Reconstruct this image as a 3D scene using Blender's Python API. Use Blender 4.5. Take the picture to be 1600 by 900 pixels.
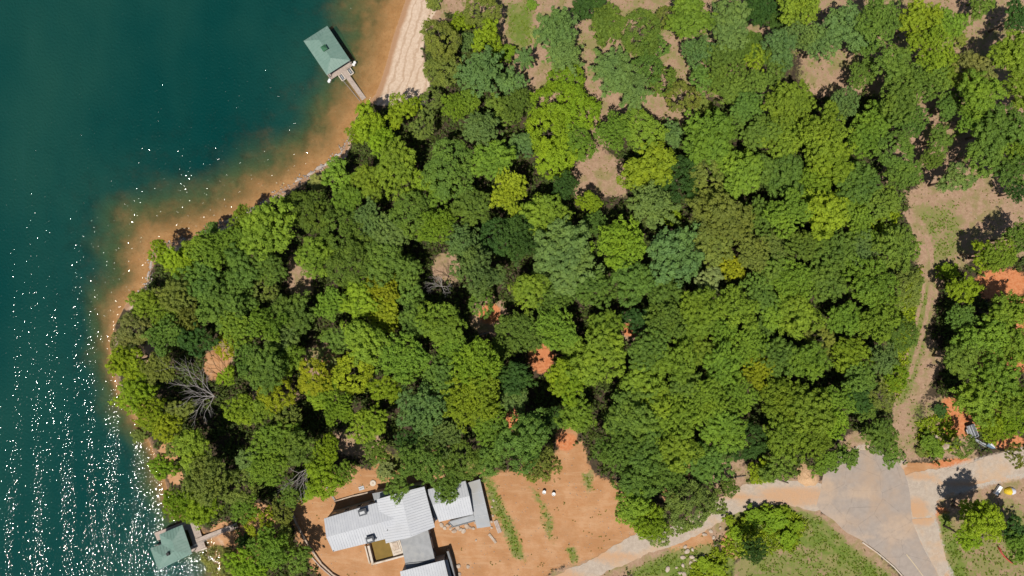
import bpy, math, random
import numpy as np
from mathutils import Vector
from mathutils.geometry import delaunay_2d_cdt

for o in list(bpy.data.objects):
    bpy.data.objects.remove(o, do_unlink=True)
SC = bpy.context.scene
COL = SC.collection
R = math.radians

# ------------------------------------------------------------------ camera
S = 0.16            # metres per photograph pixel at lake level
H = 170.0           # drone height above the lake
cam = bpy.data.cameras.new('camera')
cam.sensor_width = 36.0
cam.lens = 36.0 * H / (1600 * S)
cam.clip_start = 1.0
cam.clip_end = 12000
camo = bpy.data.objects.new('camera', cam)
COL.objects.link(camo)
camo.location = (0, 0, H)
camo.rotation_euler = (0, 0, 0)
SC.camera = camo

# ------------------------------------------------------------------ light
SUN_EL = R(67)
SUN_H = Vector((-0.38, -0.92)).normalized()      # horizontal direction towards the sun
W = bpy.data.worlds.new('World')
SC.world = W
W.use_nodes = True
wn = W.node_tree
wn.nodes.clear()
sky = wn.nodes.new('ShaderNodeTexSky')
sky.sky_type = 'NISHITA'
sky.sun_disc = False
sky.sun_elevation = SUN_EL
sky.sun_rotation = math.atan2(SUN_H.x, SUN_H.y)
bg = wn.nodes.new('ShaderNodeBackground')
bg.inputs['Strength'].default_value = 0.058
wo = wn.nodes.new('ShaderNodeOutputWorld')
wn.links.new(sky.outputs[0], bg.inputs[0])
wn.links.new(bg.outputs[0], wo.inputs[0])
sl = bpy.data.lights.new('sun', 'SUN')
sl.energy = 4.8
sl.angle = R(0.55)
sl.color = (1.0, 0.95, 0.87)
so = bpy.data.objects.new('sun', sl)
COL.objects.link(so)
sd3 = Vector((SUN_H.x * math.cos(SUN_EL), SUN_H.y * math.cos(SUN_EL), math.sin(SUN_EL)))
so.rotation_euler = sd3.to_track_quat('Z', 'Y').to_euler()
so.location = (0, 0, 300)
SC.view_settings.view_transform = 'Standard'
SC.view_settings.look = 'None'
SC.view_settings.exposure = 0.25
SC.view_settings.gamma = 1.0
SC.view_settings.use_curve_mapping = False

# ------------------------------------------------------------------ materials
def mat(name):
    m = bpy.data.materials.new(name)
    m.use_nodes = True
    m.node_tree.nodes.clear()
    return m, m.node_tree
class N:
    """tiny node helper"""
    def __init__(s, nt): s.nt = nt
    def n(s, t, **k):
        x = s.nt.nodes.new(t)
        for a, v in k.items(): setattr(x, a, v)
        return x
    def link(s, a, b): s.nt.links.new(a, b)
    def set(s, inp, v):
        if hasattr(v, 'is_linked') or isinstance(v, bpy.types.NodeSocket): s.link(v, inp)
        elif isinstance(v, (tuple, list)) and len(v) == 3 and inp.type == 'RGBA': inp.default_value = (*v, 1)
        else: inp.default_value = v
    def math(s, op, a, b=0.0, clamp=False):
        x = s.n('ShaderNodeMath', operation=op, use_clamp=clamp)
        s.set(x.inputs[0], a); s.set(x.inputs[1], b); return x.outputs[0]
    def mix(s, f, a, b, mode='MIX'):
        x = s.n('ShaderNodeMix', data_type='RGBA', blend_type=mode)
        s.set(x.inputs[0], f); s.set(x.inputs[6], a); s.set(x.inputs[7], b); return x.outputs[2]
    def pos(s, sx=1, sy=1, sz=1, rot=0):
        g = s.n('ShaderNodeNewGeometry'); m = s.n('ShaderNodeMapping')
        s.link(g.outputs['Position'], m.inputs[0])
        m.inputs['Scale'].default_value = (sx, sy, sz); m.inputs['Rotation'].default_value = (0, 0, rot)
        return m.outputs[0]
    def objpos(s, sx=1, sy=1, sz=1):
        g = s.n('ShaderNodeTexCoord'); m = s.n('ShaderNodeMapping')
        s.link(g.outputs['Object'], m.inputs[0]); m.inputs['Scale'].default_value = (sx, sy, sz)
        return m.outputs[0]
    def noise(s, v, scale, detail=4, rough=.55, dist=0.0):
        x = s.n('ShaderNodeTexNoise'); s.link(v, x.inputs['Vector'])
        x.inputs['Scale'].default_value = scale; x.inputs['Detail'].default_value = detail
        x.inputs['Roughness'].default_value = rough; x.inputs['Distortion'].default_value = dist
        return x.outputs[0]
    def ramp(s, f, lo, hi, a=0.0, b=1.0, smooth=True):
        x = s.n('ShaderNodeMapRange', interpolation_type='SMOOTHSTEP' if smooth else 'LINEAR')
        s.set(x.inputs[0], f); x.inputs[1].default_value = lo; x.inputs[2].default_value = hi
        x.inputs[3].default_value = a; x.inputs[4].default_value = b; return x.outputs[0]
    def attr(s, name):
        return s.n('ShaderNodeAttribute', attribute_name=name).outputs['Fac']
    def bump(s, h, dist, strength=1.0, normal=None):
        x = s.n('ShaderNodeBump'); x.inputs['Strength'].default_value = strength
        x.inputs['Distance'].default_value = dist; s.link(h, x.inputs['Height'])
        if normal: s.link(normal, x.inputs['Normal'])
        return x.outputs[0]
    def principled(s, col, rough=.8, normal=None, metal=0.0, spec=.3):
        p = s.n('ShaderNodeBsdfPrincipled'); s.set(p.inputs['Base Color'], col)
        s.set(p.inputs['Roughness'], rough); p.inputs['Metallic'].default_value = metal
        p.inputs['Specular IOR Level'].default_value = spec
        if normal: s.link(normal, p.inputs['Normal'])
        return p.outputs[0]
    def out(s, sh):
        o = s.n('ShaderNodeOutputMaterial'); s.link(sh, o.inputs['Surface'])

def simple(name, a, b, scale=2.0, rough=.8, bump=0.0, metal=0.0, spec=.3, dirt=None):
    a, b = [tuple(v * .82 for v in q) for q in (a, b)]
    dirt = tuple(v * .82 for v in dirt) if dirt else None
    m, nt = mat(name); k = N(nt)
    p = k.pos()
    f = k.ramp(k.noise(p, scale, 5, .6), .3, .7)
    c = k.mix(f, a, b)
    if dirt:
        c = k.mix(k.ramp(k.noise(p, scale * .25, 5, .65), .5, .72), c, dirt)
    nrm = k.bump(k.noise(p, scale * 4, 3), bump) if bump else None
    k.out(k.principled(c, rough, nrm, metal, spec))
    return m

def ground_material():
    m, nt = mat('ground_soil'); k = N(nt)
    p = k.pos()
    n1 = k.noise(p, .35, 6, .62); n2 = k.noise(p, 1.6, 5, .65); n3 = k.noise(p, 5.0, 3, .6)
    nb = k.noise(p, .08, 4, .6)
    rag = k.math('SUBTRACT', k.math('ADD', k.math('MULTIPLY', n2, .6), k.math('MULTIPLY', n1, .5)), .55)
    def f(name, amt=1.1, lo=.35, hi=.65):
        return k.ramp(k.math('ADD', k.attr(name), k.math('MULTIPLY', rag, amt)), lo, hi)
    c = k.mix(k.ramp(n2, .3, .7), (.038, .03, .02), (.085, .06, .036))
    c = k.mix(k.ramp(n1, .5, .75), c, (.05, .062, .018))
    # dry grass / pine straw clearings
    tan = k.mix(k.ramp(n2, .3, .7), (.30, .19, .122), (.39, .262, .175))
    tan = k.mix(k.ramp(n3, .55, .8), tan, (.17, .105, .06))
    tan = k.mix(k.ramp(n1, .46, .66, 0, .65), tan, (.19, .185, .055))
    c = k.mix(f('tan', 2.0, .3, .65), c, tan)
    clay = k.mix(k.ramp(n1, .3, .7), (.41, .205, .09), (.485, .275, .145))
    clay = k.mix(k.ramp(nb, .42, .62, 0, .7), clay, (.355, .18, .08))
    clay = k.mix(k.ramp(n2, .45, .8, 0, .5), clay, (.40, .175, .075))
    tracks = k.noise(k.pos(.16, 1.0, 1, R(40)), .9, 5, .65)
    clay = k.mix(k.ramp(tracks, .5, .66, 0, .35), clay, (.52, .33, .19))
    clay = k.mix(k.ramp(n3, .62, .78, 0, .5), clay, (.28, .14, .06))
    c = k.mix(f('clay', 2.0, .3, .65), c, clay)
    red = k.mix(k.ramp(n2, .3, .7), (.46, .15, .055), (.56, .24, .11))
    c = k.mix(f('red', 2.2, .3, .75), c, red)
    grav = k.mix(k.ramp(n3, .3, .7), (.36, .31, .26), (.47, .42, .36))
    grav = k.mix(k.ramp(n1, .45, .7), grav, (.50, .31, .18))
    c = k.mix(f('gravel', .8), c, grav)
    gr = k.mix(k.ramp(n2, .3, .7), (.10, .155, .022), (.16, .20, .04))
    gr = k.mix(k.ramp(n1, .45, .68), gr, (.24, .21, .085))
    c = k.mix(f('grass', 2.0, .3, .75), c, gr)
    # beach sand with strand lines that follow the shore
    sd = k.attr('sd')
    strand = k.noise(k.pos(1, 1, 1), .22, 4, .6)
    ph = k.math('ADD', k.math('MULTIPLY', sd, 3.1), k.math('MULTIPLY', strand, 11.0))
    lines = k.ramp(k.math('SINE', ph), .45, 1.0)
    sand = k.mix(k.ramp(n2, .3, .7), (.50, .37, .27), (.60, .47, .36))
    sand = k.mix(k.math('MULTIPLY', lines, .55), sand, (.36, .235, .15))
    sand = k.mix(k.ramp(n3, .62, .76, 0, .5), sand, (.28, .19, .12))
    sand = k.mix(k.ramp(k.math('ADD', sd, k.math('MULTIPLY', n1, 1.2)), 2.6, 1.4), sand, (.36, .21, .12))
    c = k.mix(f('beach', .5), c, sand)
    # lake bed: orange sand with weed patches
    bed = k.mix(k.ramp(n1, .3, .7), (.36, .205, .10), (.45, .275, .15))
    weed = k.math('MULTIPLY', k.ramp(k.math('ADD', k.math('MULTIPLY', nb, .6), k.math('MULTIPLY', n1, .4)), .46, .6), k.ramp(sd, -2.0, -6.5))
    bed = k.mix(k.math('MULTIPLY', weed, .75), bed, (.10, .085, .035))
    bed = k.mix(k.ramp(n2, .5, .7, 0, .5), bed, (.27, .135, .06))
    bed = k.mix(k.ramp(n3, .58, .72, 0, .4), bed, (.20, .12, .06))
    c = k.mix(k.ramp(sd, .25, -.15), c, bed)
    c = k.mix(1.0, c, (.80, .80, .80), 'MULTIPLY')
    h = k.math('ADD', k.math('MULTIPLY', n2, .5), k.math('MULTIPLY', n3, .3))
    k.out(k.principled(c, .9, k.bump(h, .25, .8), spec=.12))
    return m

def leaf_material(name, rough=.55):
    m, nt = mat(name); k = N(nt)
    oi = k.n('ShaderNodeObjectInfo')
    t = k.attr('tint')
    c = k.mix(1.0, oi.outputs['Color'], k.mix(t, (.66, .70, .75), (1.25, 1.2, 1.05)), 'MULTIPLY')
    nn = k.noise(k.pos(), .22, 3, .6)
    c = k.mix(k.ramp(nn, .4, .7, 0, .4), c, k.mix(1.0, c, (1.22, 1.1, .7), 'MULTIPLY'))
    p = k.principled(c, rough, spec=.10)
    tr = k.n('ShaderNodeBsdfTranslucent')
    k.set(tr.inputs['Color'], k.mix(1.0, c, (1.25, 1.2, .5), 'MULTIPLY'))
    mx = k.n('ShaderNodeMixShader'); mx.inputs[0].default_value = .34
    k.link(p, mx.inputs[1]); k.link(tr.outputs[0], mx.inputs[2])
    k.out(mx.outputs[0])
    return m

def water_material():
    m, nt = mat('lake_water'); k = N(nt)
    depth = k.attr('depth')
    # murk: what the water itself hides of the bed grows with its depth
    op = k.math('SUBTRACT', 1.0, k.math('EXPONENT', k.math('MULTIPLY', k.math('MULTIPLY', depth, k.ramp(k.noise(k.pos(.25, .25, 1), 1.0, 5, .6), .3, .7, .55, 1.5)), -0.62)))
    big = k.noise(k.pos(.02, .012, 1, R(25)), 1.0, 4, .55)
    body = k.mix(k.ramp(big, .35, .68), (.0006, .031, .028), (.008, .047, .036))
    body = k.mix(k.ramp(depth, .5, 3.6), (.050, .088, .032), body)
    dif = k.n('ShaderNodeBsdfDiffuse'); k.set(dif.inputs[0], body); DIF = dif
    tr = k.n('ShaderNodeBsdfTransparent'); tr.inputs[0].default_value = (.93, .90, .80, 1)
    mx = k.n('ShaderNodeMixShader'); k.link(op, mx.inputs[0])
    k.link(tr.outputs[0], mx.inputs[1]); k.link(dif.outputs[0], mx.inputs[2])
    # waves: long swell crests running up the picture, chop and ripples on them
    sw = k.noise(k.pos(.27, .022, 1, R(-6)), 1.0, 0, .4, .25)
    rp = k.noise(k.pos(1, .8, 1, R(20)), 1.9, 0, .5)
    rq = k.noise(k.pos(1, .8, 1, R(-35)), 3.1, 0, .5)
    nrm = k.bump(sw, .50)
    nrm = k.bump(rp, .142, 1.0, nrm)
    nrm = k.bump(rq, .07, 1.0, nrm)
    k.link(nrm, DIF.inputs['Normal'])
    gl = k.n('ShaderNodeBsdfGlossy'); gl.inputs['Roughness'].default_value = .078
    k.link(nrm, gl.inputs['Normal'])
    fr = k.n('ShaderNodeFresnel'); fr.inputs[0].default_value = 1.33; k.link(nrm, fr.inputs['Normal'])
    m2 = k.n('ShaderNodeMixShader'); k.link(fr.outputs[0], m2.inputs[0])
    k.link(mx.outputs[0], m2.inputs[1]); k.link(gl.outputs[0], m2.inputs[2])
    k.out(m2.outputs[0])
    return m

M = {}
M['ground'] = ground_material()
M['leaf'] = leaf_material('leaf')
M['water'] = water_material()
M['bark'] = simple('bark', (.10, .075, .055), (.19, .15, .115), 4, .9, .05)
M['deadwood'] = simple('dead_wood', (.24, .215, .195), (.36, .33, .31), 3, .9)
M['roof'] = simple('galvalume_roof', (.42, .43, .455), (.475, .485, .505), .5, .5, metal=.0, spec=.3, dirt=(.39, .395, .41))
M['roof_rib'] = simple('galvalume_rib', (.36, .38, .41), (.42, .44, .47), 1, .5, spec=.35)
M['flatroof'] = simple('flat_roof_membrane', (.25, .255, .26), (.31, .315, .32), .8, .8, dirt=(.33, .325, .31))
M['slabroof'] = simple('slab_roof', (.30, .315, .33), (.36, .37, .385), .7, .7, dirt=(.29, .285, .27))
M['greenroof'] = simple('green_metal_roof', (.135, .225, .185), (.16, .25, .208), .8, .5, spec=.35, dirt=(.185, .265, .23))
M['greenpaint'] = simple('green_paint', (.035, .12, .06), (.05, .15, .08), 2, .5)
M['wood'] = simple('weathered_deck', (.36, .29, .245), (.47, .385, .33), 3, .85, dirt=(.29, .23, .19))
M['darkwood'] = simple('dark_timber', (.08, .06, .05), (.13, .10, .08), 3, .9)
M['wall'] = simple('stucco_wall', (.33, .31, .28), (.42, .39, .36), 1.5, .9)
M['concrete'] = simple('pale_concrete', (.50, .43, .35), (.62, .54, .46), 2, .9, dirt=(.40, .31, .22))
M['darkmetal'] = simple('dark_grey_metal', (.07, .075, .085), (.12, .125, .135), 2, .55, spec=.4)
M['greymetal'] = simple('grey_metal', (.26, .27, .28), (.36, .37, .38), 2, .5, spec=.4)
M['glass'] = simple('window_glass', (.03, .04, .05), (.05, .06, .07), 1, .15, spec=.5)
M['white'] = simple('white_plastic', (.72, .72, .71), (.8, .8, .79), 3, .5)
M['yellow'] = simple('yellow_fabric', (.62, .42, .02), (.7, .5, .03), 3, .7)
M['lilac'] = simple('pale_fabric', (.58, .58, .66), (.66, .66, .72), 3, .7)
M['redpaint'] = simple('red_paint', (.42, .05, .035), (.5, .09, .06), 3, .5)
M['blue'] = simple('blue_grey', (.10, .16, .22), (.14, .2, .27), 3, .5)
M['rock'] = simple('pale_rock', (.42, .33, .25), (.56, .46, .37), 1.8, .9, .15, dirt=(.33, .22, .15))
M['shorerock'] = simple('shore_rock', (.33, .27, .23), (.56, .49, .44), 1.1, .9, .25, dirt=(.16, .12, .10))
M['rubber'] = simple('black_rubber', (.02, .02, .02), (.04, .04, .04), 3, .8)
M['poolwater'] = simple('stagnant_water', (.16, .10, .016), (.2, .125, .022), .6, .6, spec=.1)
def asphalt_material():
    m, nt = mat('dusty_asphalt'); k = N(nt); p = k.pos()
    n1 = k.noise(p, .12, 5, .6); n2 = k.noise(p, .8, 5, .65); n3 = k.noise(p, 8, 2)
    c = k.mix(k.ramp(n2, .3, .7), (.285, .245, .215), (.325, .28, .245))
    c = k.mix(k.ramp(n1, .42, .7, 0, .8), c, (.36, .265, .19))
    # turning arcs left by tyres around the circle
    g = k.n('ShaderNodeNewGeometry'); v = k.n('ShaderNodeVectorMath', operation='DISTANCE')
    k.link(g.outputs['Position'], v.inputs[0]); v.inputs[1].default_value = (88, -49, 5)
    arc = k.ramp(k.math('SINE', k.math('ADD', k.math('MULTIPLY', v.outputs['Value'], 2.6), k.math('MULTIPLY', n1, 9))), .3, 1)
    c = k.mix(k.math('MULTIPLY', arc, .07), c, (.17, .145, .125))
    c = k.mix(k.ramp(n3, .6, .8, 0, .3), c, (.18, .16, .14))
    vo = k.n('ShaderNodeTexVoronoi', feature='DISTANCE_TO_EDGE'); k.link(p, vo.inputs['Vector']); vo.inputs['Scale'].default_value = .16
    cr = k.ramp(k.math('ADD', vo.outputs['Distance'], k.math('MULTIPLY', n2, .05)), .045, .02, 0, .35)
    c = k.mix(cr, c, (.15, .125, .105))
    c = k.mix(k.ramp(k.math('ADD', k.attr('dust'), k.math('MULTIPLY', k.math('SUBTRACT', n2, .5), 1.3)), .25, 1.3, 0, .5), c, (.46, .34, .24))
    c = k.mix(1.0, c, (.86, .84, .82), 'MULTIPLY')
    k.out(k.principled(c, .9, k.bump(n3, .02), spec=.15)); return m
def gravel_material():
    m, nt = mat('gravel'); k = N(nt); p = k.pos()
    n1 = k.noise(p, .16, 5, .6); n2 = k.noise(p, 1.1, 5, .7); n3 = k.noise(p, 7, 3)
    c = k.mix(k.ramp(n2, .3, .7), (.36, .30, .245), (.45, .385, .32))
    c = k.mix(k.ramp(n1, .45, .68, 0, .75), c, (.48, .33, .21))
    c = k.mix(k.ramp(n3, .55, .75, 0, .45), c, (.28, .235, .19))
    c = k.mix(k.ramp(k.math('ADD', k.attr('dust'), k.math('MULTIPLY', k.math('SUBTRACT', n2, .5), 1.3)), .2, 1.1, 0, .8), c, (.47, .28, .155))
    c = k.mix(1.0, c, (.84, .82, .80), 'MULTIPLY')
    k.out(k.principled(c, .95, k.bump(n3, .08), spec=.1)); return m
M['asphalt'] = asphalt_material()
M['gravel'] = gravel_material()
M['line'] = simple('faded_paint', (.52, .42, .24), (.60, .48, .30), 3, .8, dirt=(.42, .33, .22))
M['kerb'] = simple('kerb_concrete', (.46, .39, .32), (.56, .48, .40), 2, .9, dirt=(.48, .30, .17))

# ------------------------------------------------------------------ terrain
def pw(px, py, z=0.0):
    f = S * (H - z) / H
    return ((px - 800) * f, (450 - py) * f)
SHORE = [(5200, -9000, 50), (900, -1500, 60), (700, -300, 60), (650, -60, 70), (634, 0, 75), (624, 30, 72), (614, 60, 70), (605, 95, 68), (596, 125, 62), (586, 150, 58),
    (562, 175, 48), (549, 198, 50), (540, 225, 52), (532, 240, 50), (505, 259, 48), (470, 281, 48), (430, 303, 46), (395, 328, 46), (366, 340, 46),
    (338, 352, 46), (305, 372, 50), (270, 379, 56), (244, 382, 64), (238, 402, 66), (233, 440, 56), (214, 459, 42), (196, 477, 30),
    (180, 508, 14), (172, 540, 7), (178, 580, 6), (186, 612, 7), (206, 640, 8), (222, 665, 9), (238, 700, 9), (254, 735, 9), (263, 770, 10),
    (285, 806, 14), (310, 826, 18), (335, 842, 18), (345, 870, 16), (345, 905, 14), (350, 1000, 14), (300, 1600, 14), (-2500, 9000, 14)]
SHX = np.array([pw(a, b) for a, b, w in SHORE])
SHW = np.array([w for a, b, w in SHORE]) * S * .70
LAND = np.vstack([SHX, [[9000, -9000], [9000, 9000]]])
def inside(X, Y, P):
    c = np.zeros(X.shape, bool)
    for i in range(len(P)):
        x1, y1 = P[i]; x2, y2 = P[i - 1]
        if y1 == y2: continue
        t = ((y1 > Y) != (y2 > Y)) & (X < (x2 - x1) * (Y - y1) / (y2 - y1) + x1)
        c ^= t
    return c
def polydist(X, Y, P, closed=False, wts=None):
    best = np.full(X.shape, 1e18); bw = np.zeros(X.shape)
    n = len(P)
    for i in range(n if closed else n - 1):
        a = P[i]; b = P[(i + 1) % n]; d = b - a
        t = np.clip(((X - a[0]) * d[0] + (Y - a[1]) * d[1]) / max(d.dot(d), 1e-9), 0, 1)
        q = (X - a[0] - t * d[0]) ** 2 + (Y - a[1] - t * d[1]) ** 2
        u = q < best
        best = np.where(u, q, best)
        if wts is not None: bw = np.where(u, wts[i] * (1 - t) + wts[i + 1] * t, bw)
    return (np.sqrt(best), bw) if wts is not None else np.sqrt(best)
def sstep(x, a, b):
    t = np.clip((x - a) / (b - a), 0, 1); return t * t * (3 - 2 * t)
def terrain(X, Y):
    X = np.asarray(X, float); Y = np.asarray(Y, float)
    d, w = polydist(X, Y, SHX, False, SHW)
    ins = inside(X, Y, LAND)
    wob = .55 * np.sin(X * .31 + 1.3 * np.sin(Y * .23)) + .4 * np.sin(Y * .47 + X * .13 + 2)
    beach = sstep(Y, 44, 50)
    bank = 1.0 * (1 - np.exp(-d / 1.4)) * (1 - beach) + beach * np.minimum(.11 * d, 1.6)
    zl = bank + 7.0 * (1 - np.exp(-np.maximum(d - 3, 0) / 60)) + .12 * np.sin(X * .12 + 1) * np.sin(Y * .15) * sstep(d, 2, 12)
    dd = np.maximum(d + wob * np.minimum(d * .3, 2.2), 0)
    u = dd / np.maximum(w, .1)
    zb = -(.06 + .42 * np.minimum(u, 1.0) ** 1.3 + np.maximum(dd - w, 0) * (.27 + .55 * np.exp(-w / 1.6) * .6))
    zb = np.maximum(zb, -14) * np.minimum(d / .6, 1)
    return np.where(ins, zl, zb), np.where(ins, d, -d)
def gz(x, y):
    return float(terrain(np.array([x]), np.array([y]))[0][0])
def P(px, py, dz=0.0):
    """world point that the drone sees at photograph pixel (px,py), dz above the ground under it"""
    z = 3.0
    for _ in range(6):
        x, y = pw(px, py, z + dz)
        z = max(gz(x, y), 0.0)
    return Vector((x, y, z + dz))
def PZ(px, py, z):
    x, y = pw(px, py, z); return Vector((x, y, z))

def axis(lo, hi, step, far):
    core = np.arange(lo, hi + 1e-6, step)
    a = [core[-1]]; s = step
    while a[-1] < far: s *= 1.35; a.append(a[-1] + s)
    b = [core[0]]; s = step
    while b[-1] > -far: s *= 1.35; b.append(b[-1] - s)
    return np.array(b[:0:-1] + list(core) + a[1:])
GX = axis(-136, 136, .6, 4500); GY = axis(-78, 78, .6, 4500)
XX, YY = np.meshgrid(GX, GY)
ZZ, SD = terrain(XX, YY)
PXg = 800 + XX / S * H / (H - np.clip(ZZ, 0, 30)); PYg = 450 - YY / S * H / (H - np.clip(ZZ, 0, 30))
def smooth_bed(Z, D):
    a = np.maximum(-Z, 0)
    for _ in range(14):
        p = np.pad(a, 1, mode='edge')
        a = (p[1:-1, 1:-1] * 2 + p[:-2, 1:-1] + p[2:, 1:-1] + p[1:-1, :-2] + p[1:-1, 2:]) / 6
    k = 1 - np.exp(-np.maximum(-D, 0) / 1.0)
    return np.where(D < 0, -a * k - .001, Z)
ZZ = smooth_bed(ZZ, SD)
INF = (np.abs(XX) < 150) & (np.abs(YY) < 90)
MK = {n: np.zeros(XX.shape) for n in ('clay', 'tan', 'grass', 'gravel', 'red', 'beach')}
def mpoly(name, pts, feather=8, w=1.0):
    A = np.array(pts, float)
    sub = (PXg > A[:, 0].min() - 30) & (PXg < A[:, 0].max() + 30) & (PYg > A[:, 1].min() - 30) & (PYg < A[:, 1].max() + 30) & INF
    x = PXg[sub]; y = PYg[sub]
    d = polydist(x, y, A, True) * np.where(inside(x, y, A), 1, -1)
    MK[name][sub] = np.maximum(MK[name][sub], w * sstep(d, -feather, feather))
def mblob(name, x, y, rx, ry=None, w=1.0):
    ry = ry or rx
    q = ((PXg - x) / rx) ** 2 + ((PYg - y) / ry) ** 2
    MK[name] = np.maximum(MK[name], w * sstep(-q, -2.0, -.25))
def mline(name, pts, wd, w=1.0, feather=None):
    A = np.array(pts, float); feather = feather or wd * .6
    sub = (PXg > A[:, 0].min() - 40) & (PXg < A[:, 0].max() + 40) & (PYg > A[:, 1].min() - 40) & (PYg < A[:, 1].max() + 40) & INF
    d = polydist(PXg[sub], PYg[sub], A)
    MK[name][sub] = np.maximum(MK[name][sub], w * sstep(-d, -wd - feather, -wd + feather))
mpoly('beach', [(700, -60), (692, 0), (668, 40), (660, 80), (672, 130), (668, 165), (590, 165), (500, 120), (560, -60)], 6)
mline('beach', [(549, 198), (535, 240), (470, 281), (395, 328), (305, 372), (238, 402), (200, 477)], 9, .8)
mline('beach', [(180, 520), (176, 580), (206, 640), (238, 700), (263, 770), (310, 826), (345, 850)], 9, .5)
mpoly('clay', [(448, 792), (505, 752), (545, 728), (600, 738), (690, 700), (760, 735), (800, 735), (850, 725), (885, 690), (908, 690), (925, 740), (965, 755), (1000, 790),
    (1000, 850), (950, 862), (905, 880), (860, 890), (840, 960), (560, 960), (490, 890), (468, 850)], 13)
for b in [(800, 655, 12), (885, 680, 16), (690, 710, 16), (640, 735, 14), (680, 730, 14), (1080, 850, 34, 26), (1150, 850, 22), (1075, 735, 10), (1047, 772, 12), (600, 725, 18), (1430, 735, 40, 12), (1310, 665, 10),
          (350, 835, 20), (405, 820, 30), (390, 855, 24), (225, 645, 14), (265, 705, 16), (275, 745, 12), (520, 570, 20), (340, 570, 20, 24)]:
    mblob('clay', b[0], b[1], b[2], b[3] if len(b) > 3 else None)
for b in [(847, 560, 20, 22), (1565, 445, 40, 26), (1598, 490, 22, 30), (1490, 650, 22, 32), (1510, 662, 22), (1560, 595, 26), (1545, 560, 24), (1590, 560, 20), (800, 655, 10, 18), (1010, 120, 3), 
          (1495, 725, 40, 8), (1470, 750, 6), (1555, 640, 10), (1575, 690, 26, 12), (1460, 800, 22, 9), (985, 515, 12), (765, 490, 18, 16), (885, 690, 16, 14)]:
    mblob('red', b[0], b[1], b[2], b[3] if len(b) > 3 else None, .9)
mpoly('tan', [(660, -30), (860, -30), (842, 20), (850, 80), (840, 160), (815, 160), (800, 110), (770, 30), (700, 20), (690, 40), (668, 40)], 15)
mpoly('tan', [(908, 15), (935, 25), (938, 100), (930, 180), (945, 235), (978, 260), (980, 305), (900, 310), (888, 270), (920, 235), (915, 180), (920, 120), (905, 60)], 11)
mpoly('tan', [(1020, 60), (1060, 70), (1070, 110), (1100, 130), (1080, 190), (1040, 195), (1000, 170), (1040, 130)], 11)
mpoly('tan', [(1258, 95), (1310, 85), (1340, 78), (1335, 110), (1305, 135), (1300, 150), (1262, 152)], 9)
mpoly('tan', [(1490, 20), (1560, 0), (1550, 60), (1530, 80), (1500, 70)], 11)
mpoly('tan', [(1415, 300), (1500, 270), (1640, 260), (1640, 400), (1530, 400), (1475, 430), (1450, 520), (1480, 560), (1430, 640), (1440, 720), (1390, 720), (1398, 600), (1425, 520), (1442, 440), (1425, 380)], 15)
mpoly('tan', [(1440, 620), (1500, 620), (1530, 720), (1440, 720)], 15, .8)
mpoly('tan', [(1450, 780), (1640, 740), (1640, 960), (1500, 960), (1470, 880)], 19)
mpoly('tan', [(1150, 880), (1240, 780), (1330, 820), (1420, 920), (1420, 960), (1130, 960)], 15)
mpoly('tan', [(780, -30), (1210, -30), (1210, 190), (1110, 150), (1000, 190), (940, 240), (830, 170), (790, 100)], 18, .85)
mpoly('tan', [(1210, -30), (1660, -30), (1660, 300), (1430, 300), (1430, 150), (1260, 150)], 18, .8)
for b in [(345, 565, 22, 30), (765, 495, 30), (985, 515, 28, 16), (470, 430, 22, 40), (560, 690, 40, 24), (1420, 250, 30), (1390, 270, 14), (1180, 130, 26), (1330, 105, 20), (1500, 255, 40, 16), (1545, 290, 60, 18), (1350, 690, 34, 16),
          (700, 420, 24), (500, 565, 30), (430, 620, 40, 16), (1140, 745, 30), (1010, 165, 20), (880, 20, 20), (1590, 25, 30), (1440, 210, 20, 40), (560, 880, 30), (800, 520, 14), (230, 550, 16)]:
    mblob('tan', b[0], b[1], b[2], b[3] if len(b) > 3 else None, .85)
mpoly('grass', [(790, 0), (835, 5), (838, 60), (815, 90), (790, 60)], 17, .85)
mpoly('grass', [(1420, 320), (1500, 310), (1515, 390), (1480, 425), (1450, 440)], 26, .62)
mpoly('grass', [(1425, 440), (1465, 440), (1450, 540), (1425, 620), (1400, 640), (1405, 560)], 16, .75)
mpoly('grass', [(1405, 450), (1440, 440), (1425, 520), (1405, 600), (1390, 640), (1370, 600)], 17, .95)
mpoly('grass', [(1135, 800), (1220, 785), (1285, 810), (1340, 862), (1400, 905), (1380, 930), (1330, 900), (1270, 860), (1220, 850), (1150, 870)], 15)
mpoly('grass', [(985, 890), (1040, 860), (1110, 850), (1150, 870), (1150, 900), (1130, 960), (985, 960)], 17, .85)
mpoly('grass', [(752, 742), (768, 742), (790, 790), (815, 840), (822, 880), (800, 870), (780, 820), (765, 800)], 11, .78)
mpoly('grass', [(828, 760), (842, 765), (868, 815), (866, 850), (850, 835), (842, 800)], 11, .68)
mpoly('grass', [(880, 855), (898, 852), (905, 878), (893, 882)], 8, .8)
mpoly('grass', [(905, 740), (925, 735), (930, 765), (918, 770)], 11, .8)
mpoly('grass', [(1465, 805), (1480, 800), (1500, 850), (1520, 910), (1500, 930), (1478, 870)], 11)
mpoly('grass', [(1500, 780), (1640, 780), (1640, 960), (1490, 960), (1480, 860)], 20, .55)
mpoly('grass', [(1150, 850), (1260, 850), (1340, 880), (1400, 930), (1150, 950)], 20, .66)
mpoly('grass', [(840, -20), (1600, -20), (1600, 120), (1480, 280), (1350, 120), (1000, 190), (860, 120)], 30, .40)
mpoly('grass', [(600, 700), (760, 690), (770, 745), (720, 755), (590, 745)], 30, .7)
mpoly('grass', [(1405, 620), (1470, 620), (1480, 710), (1410, 710)], 30, .55)
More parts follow.
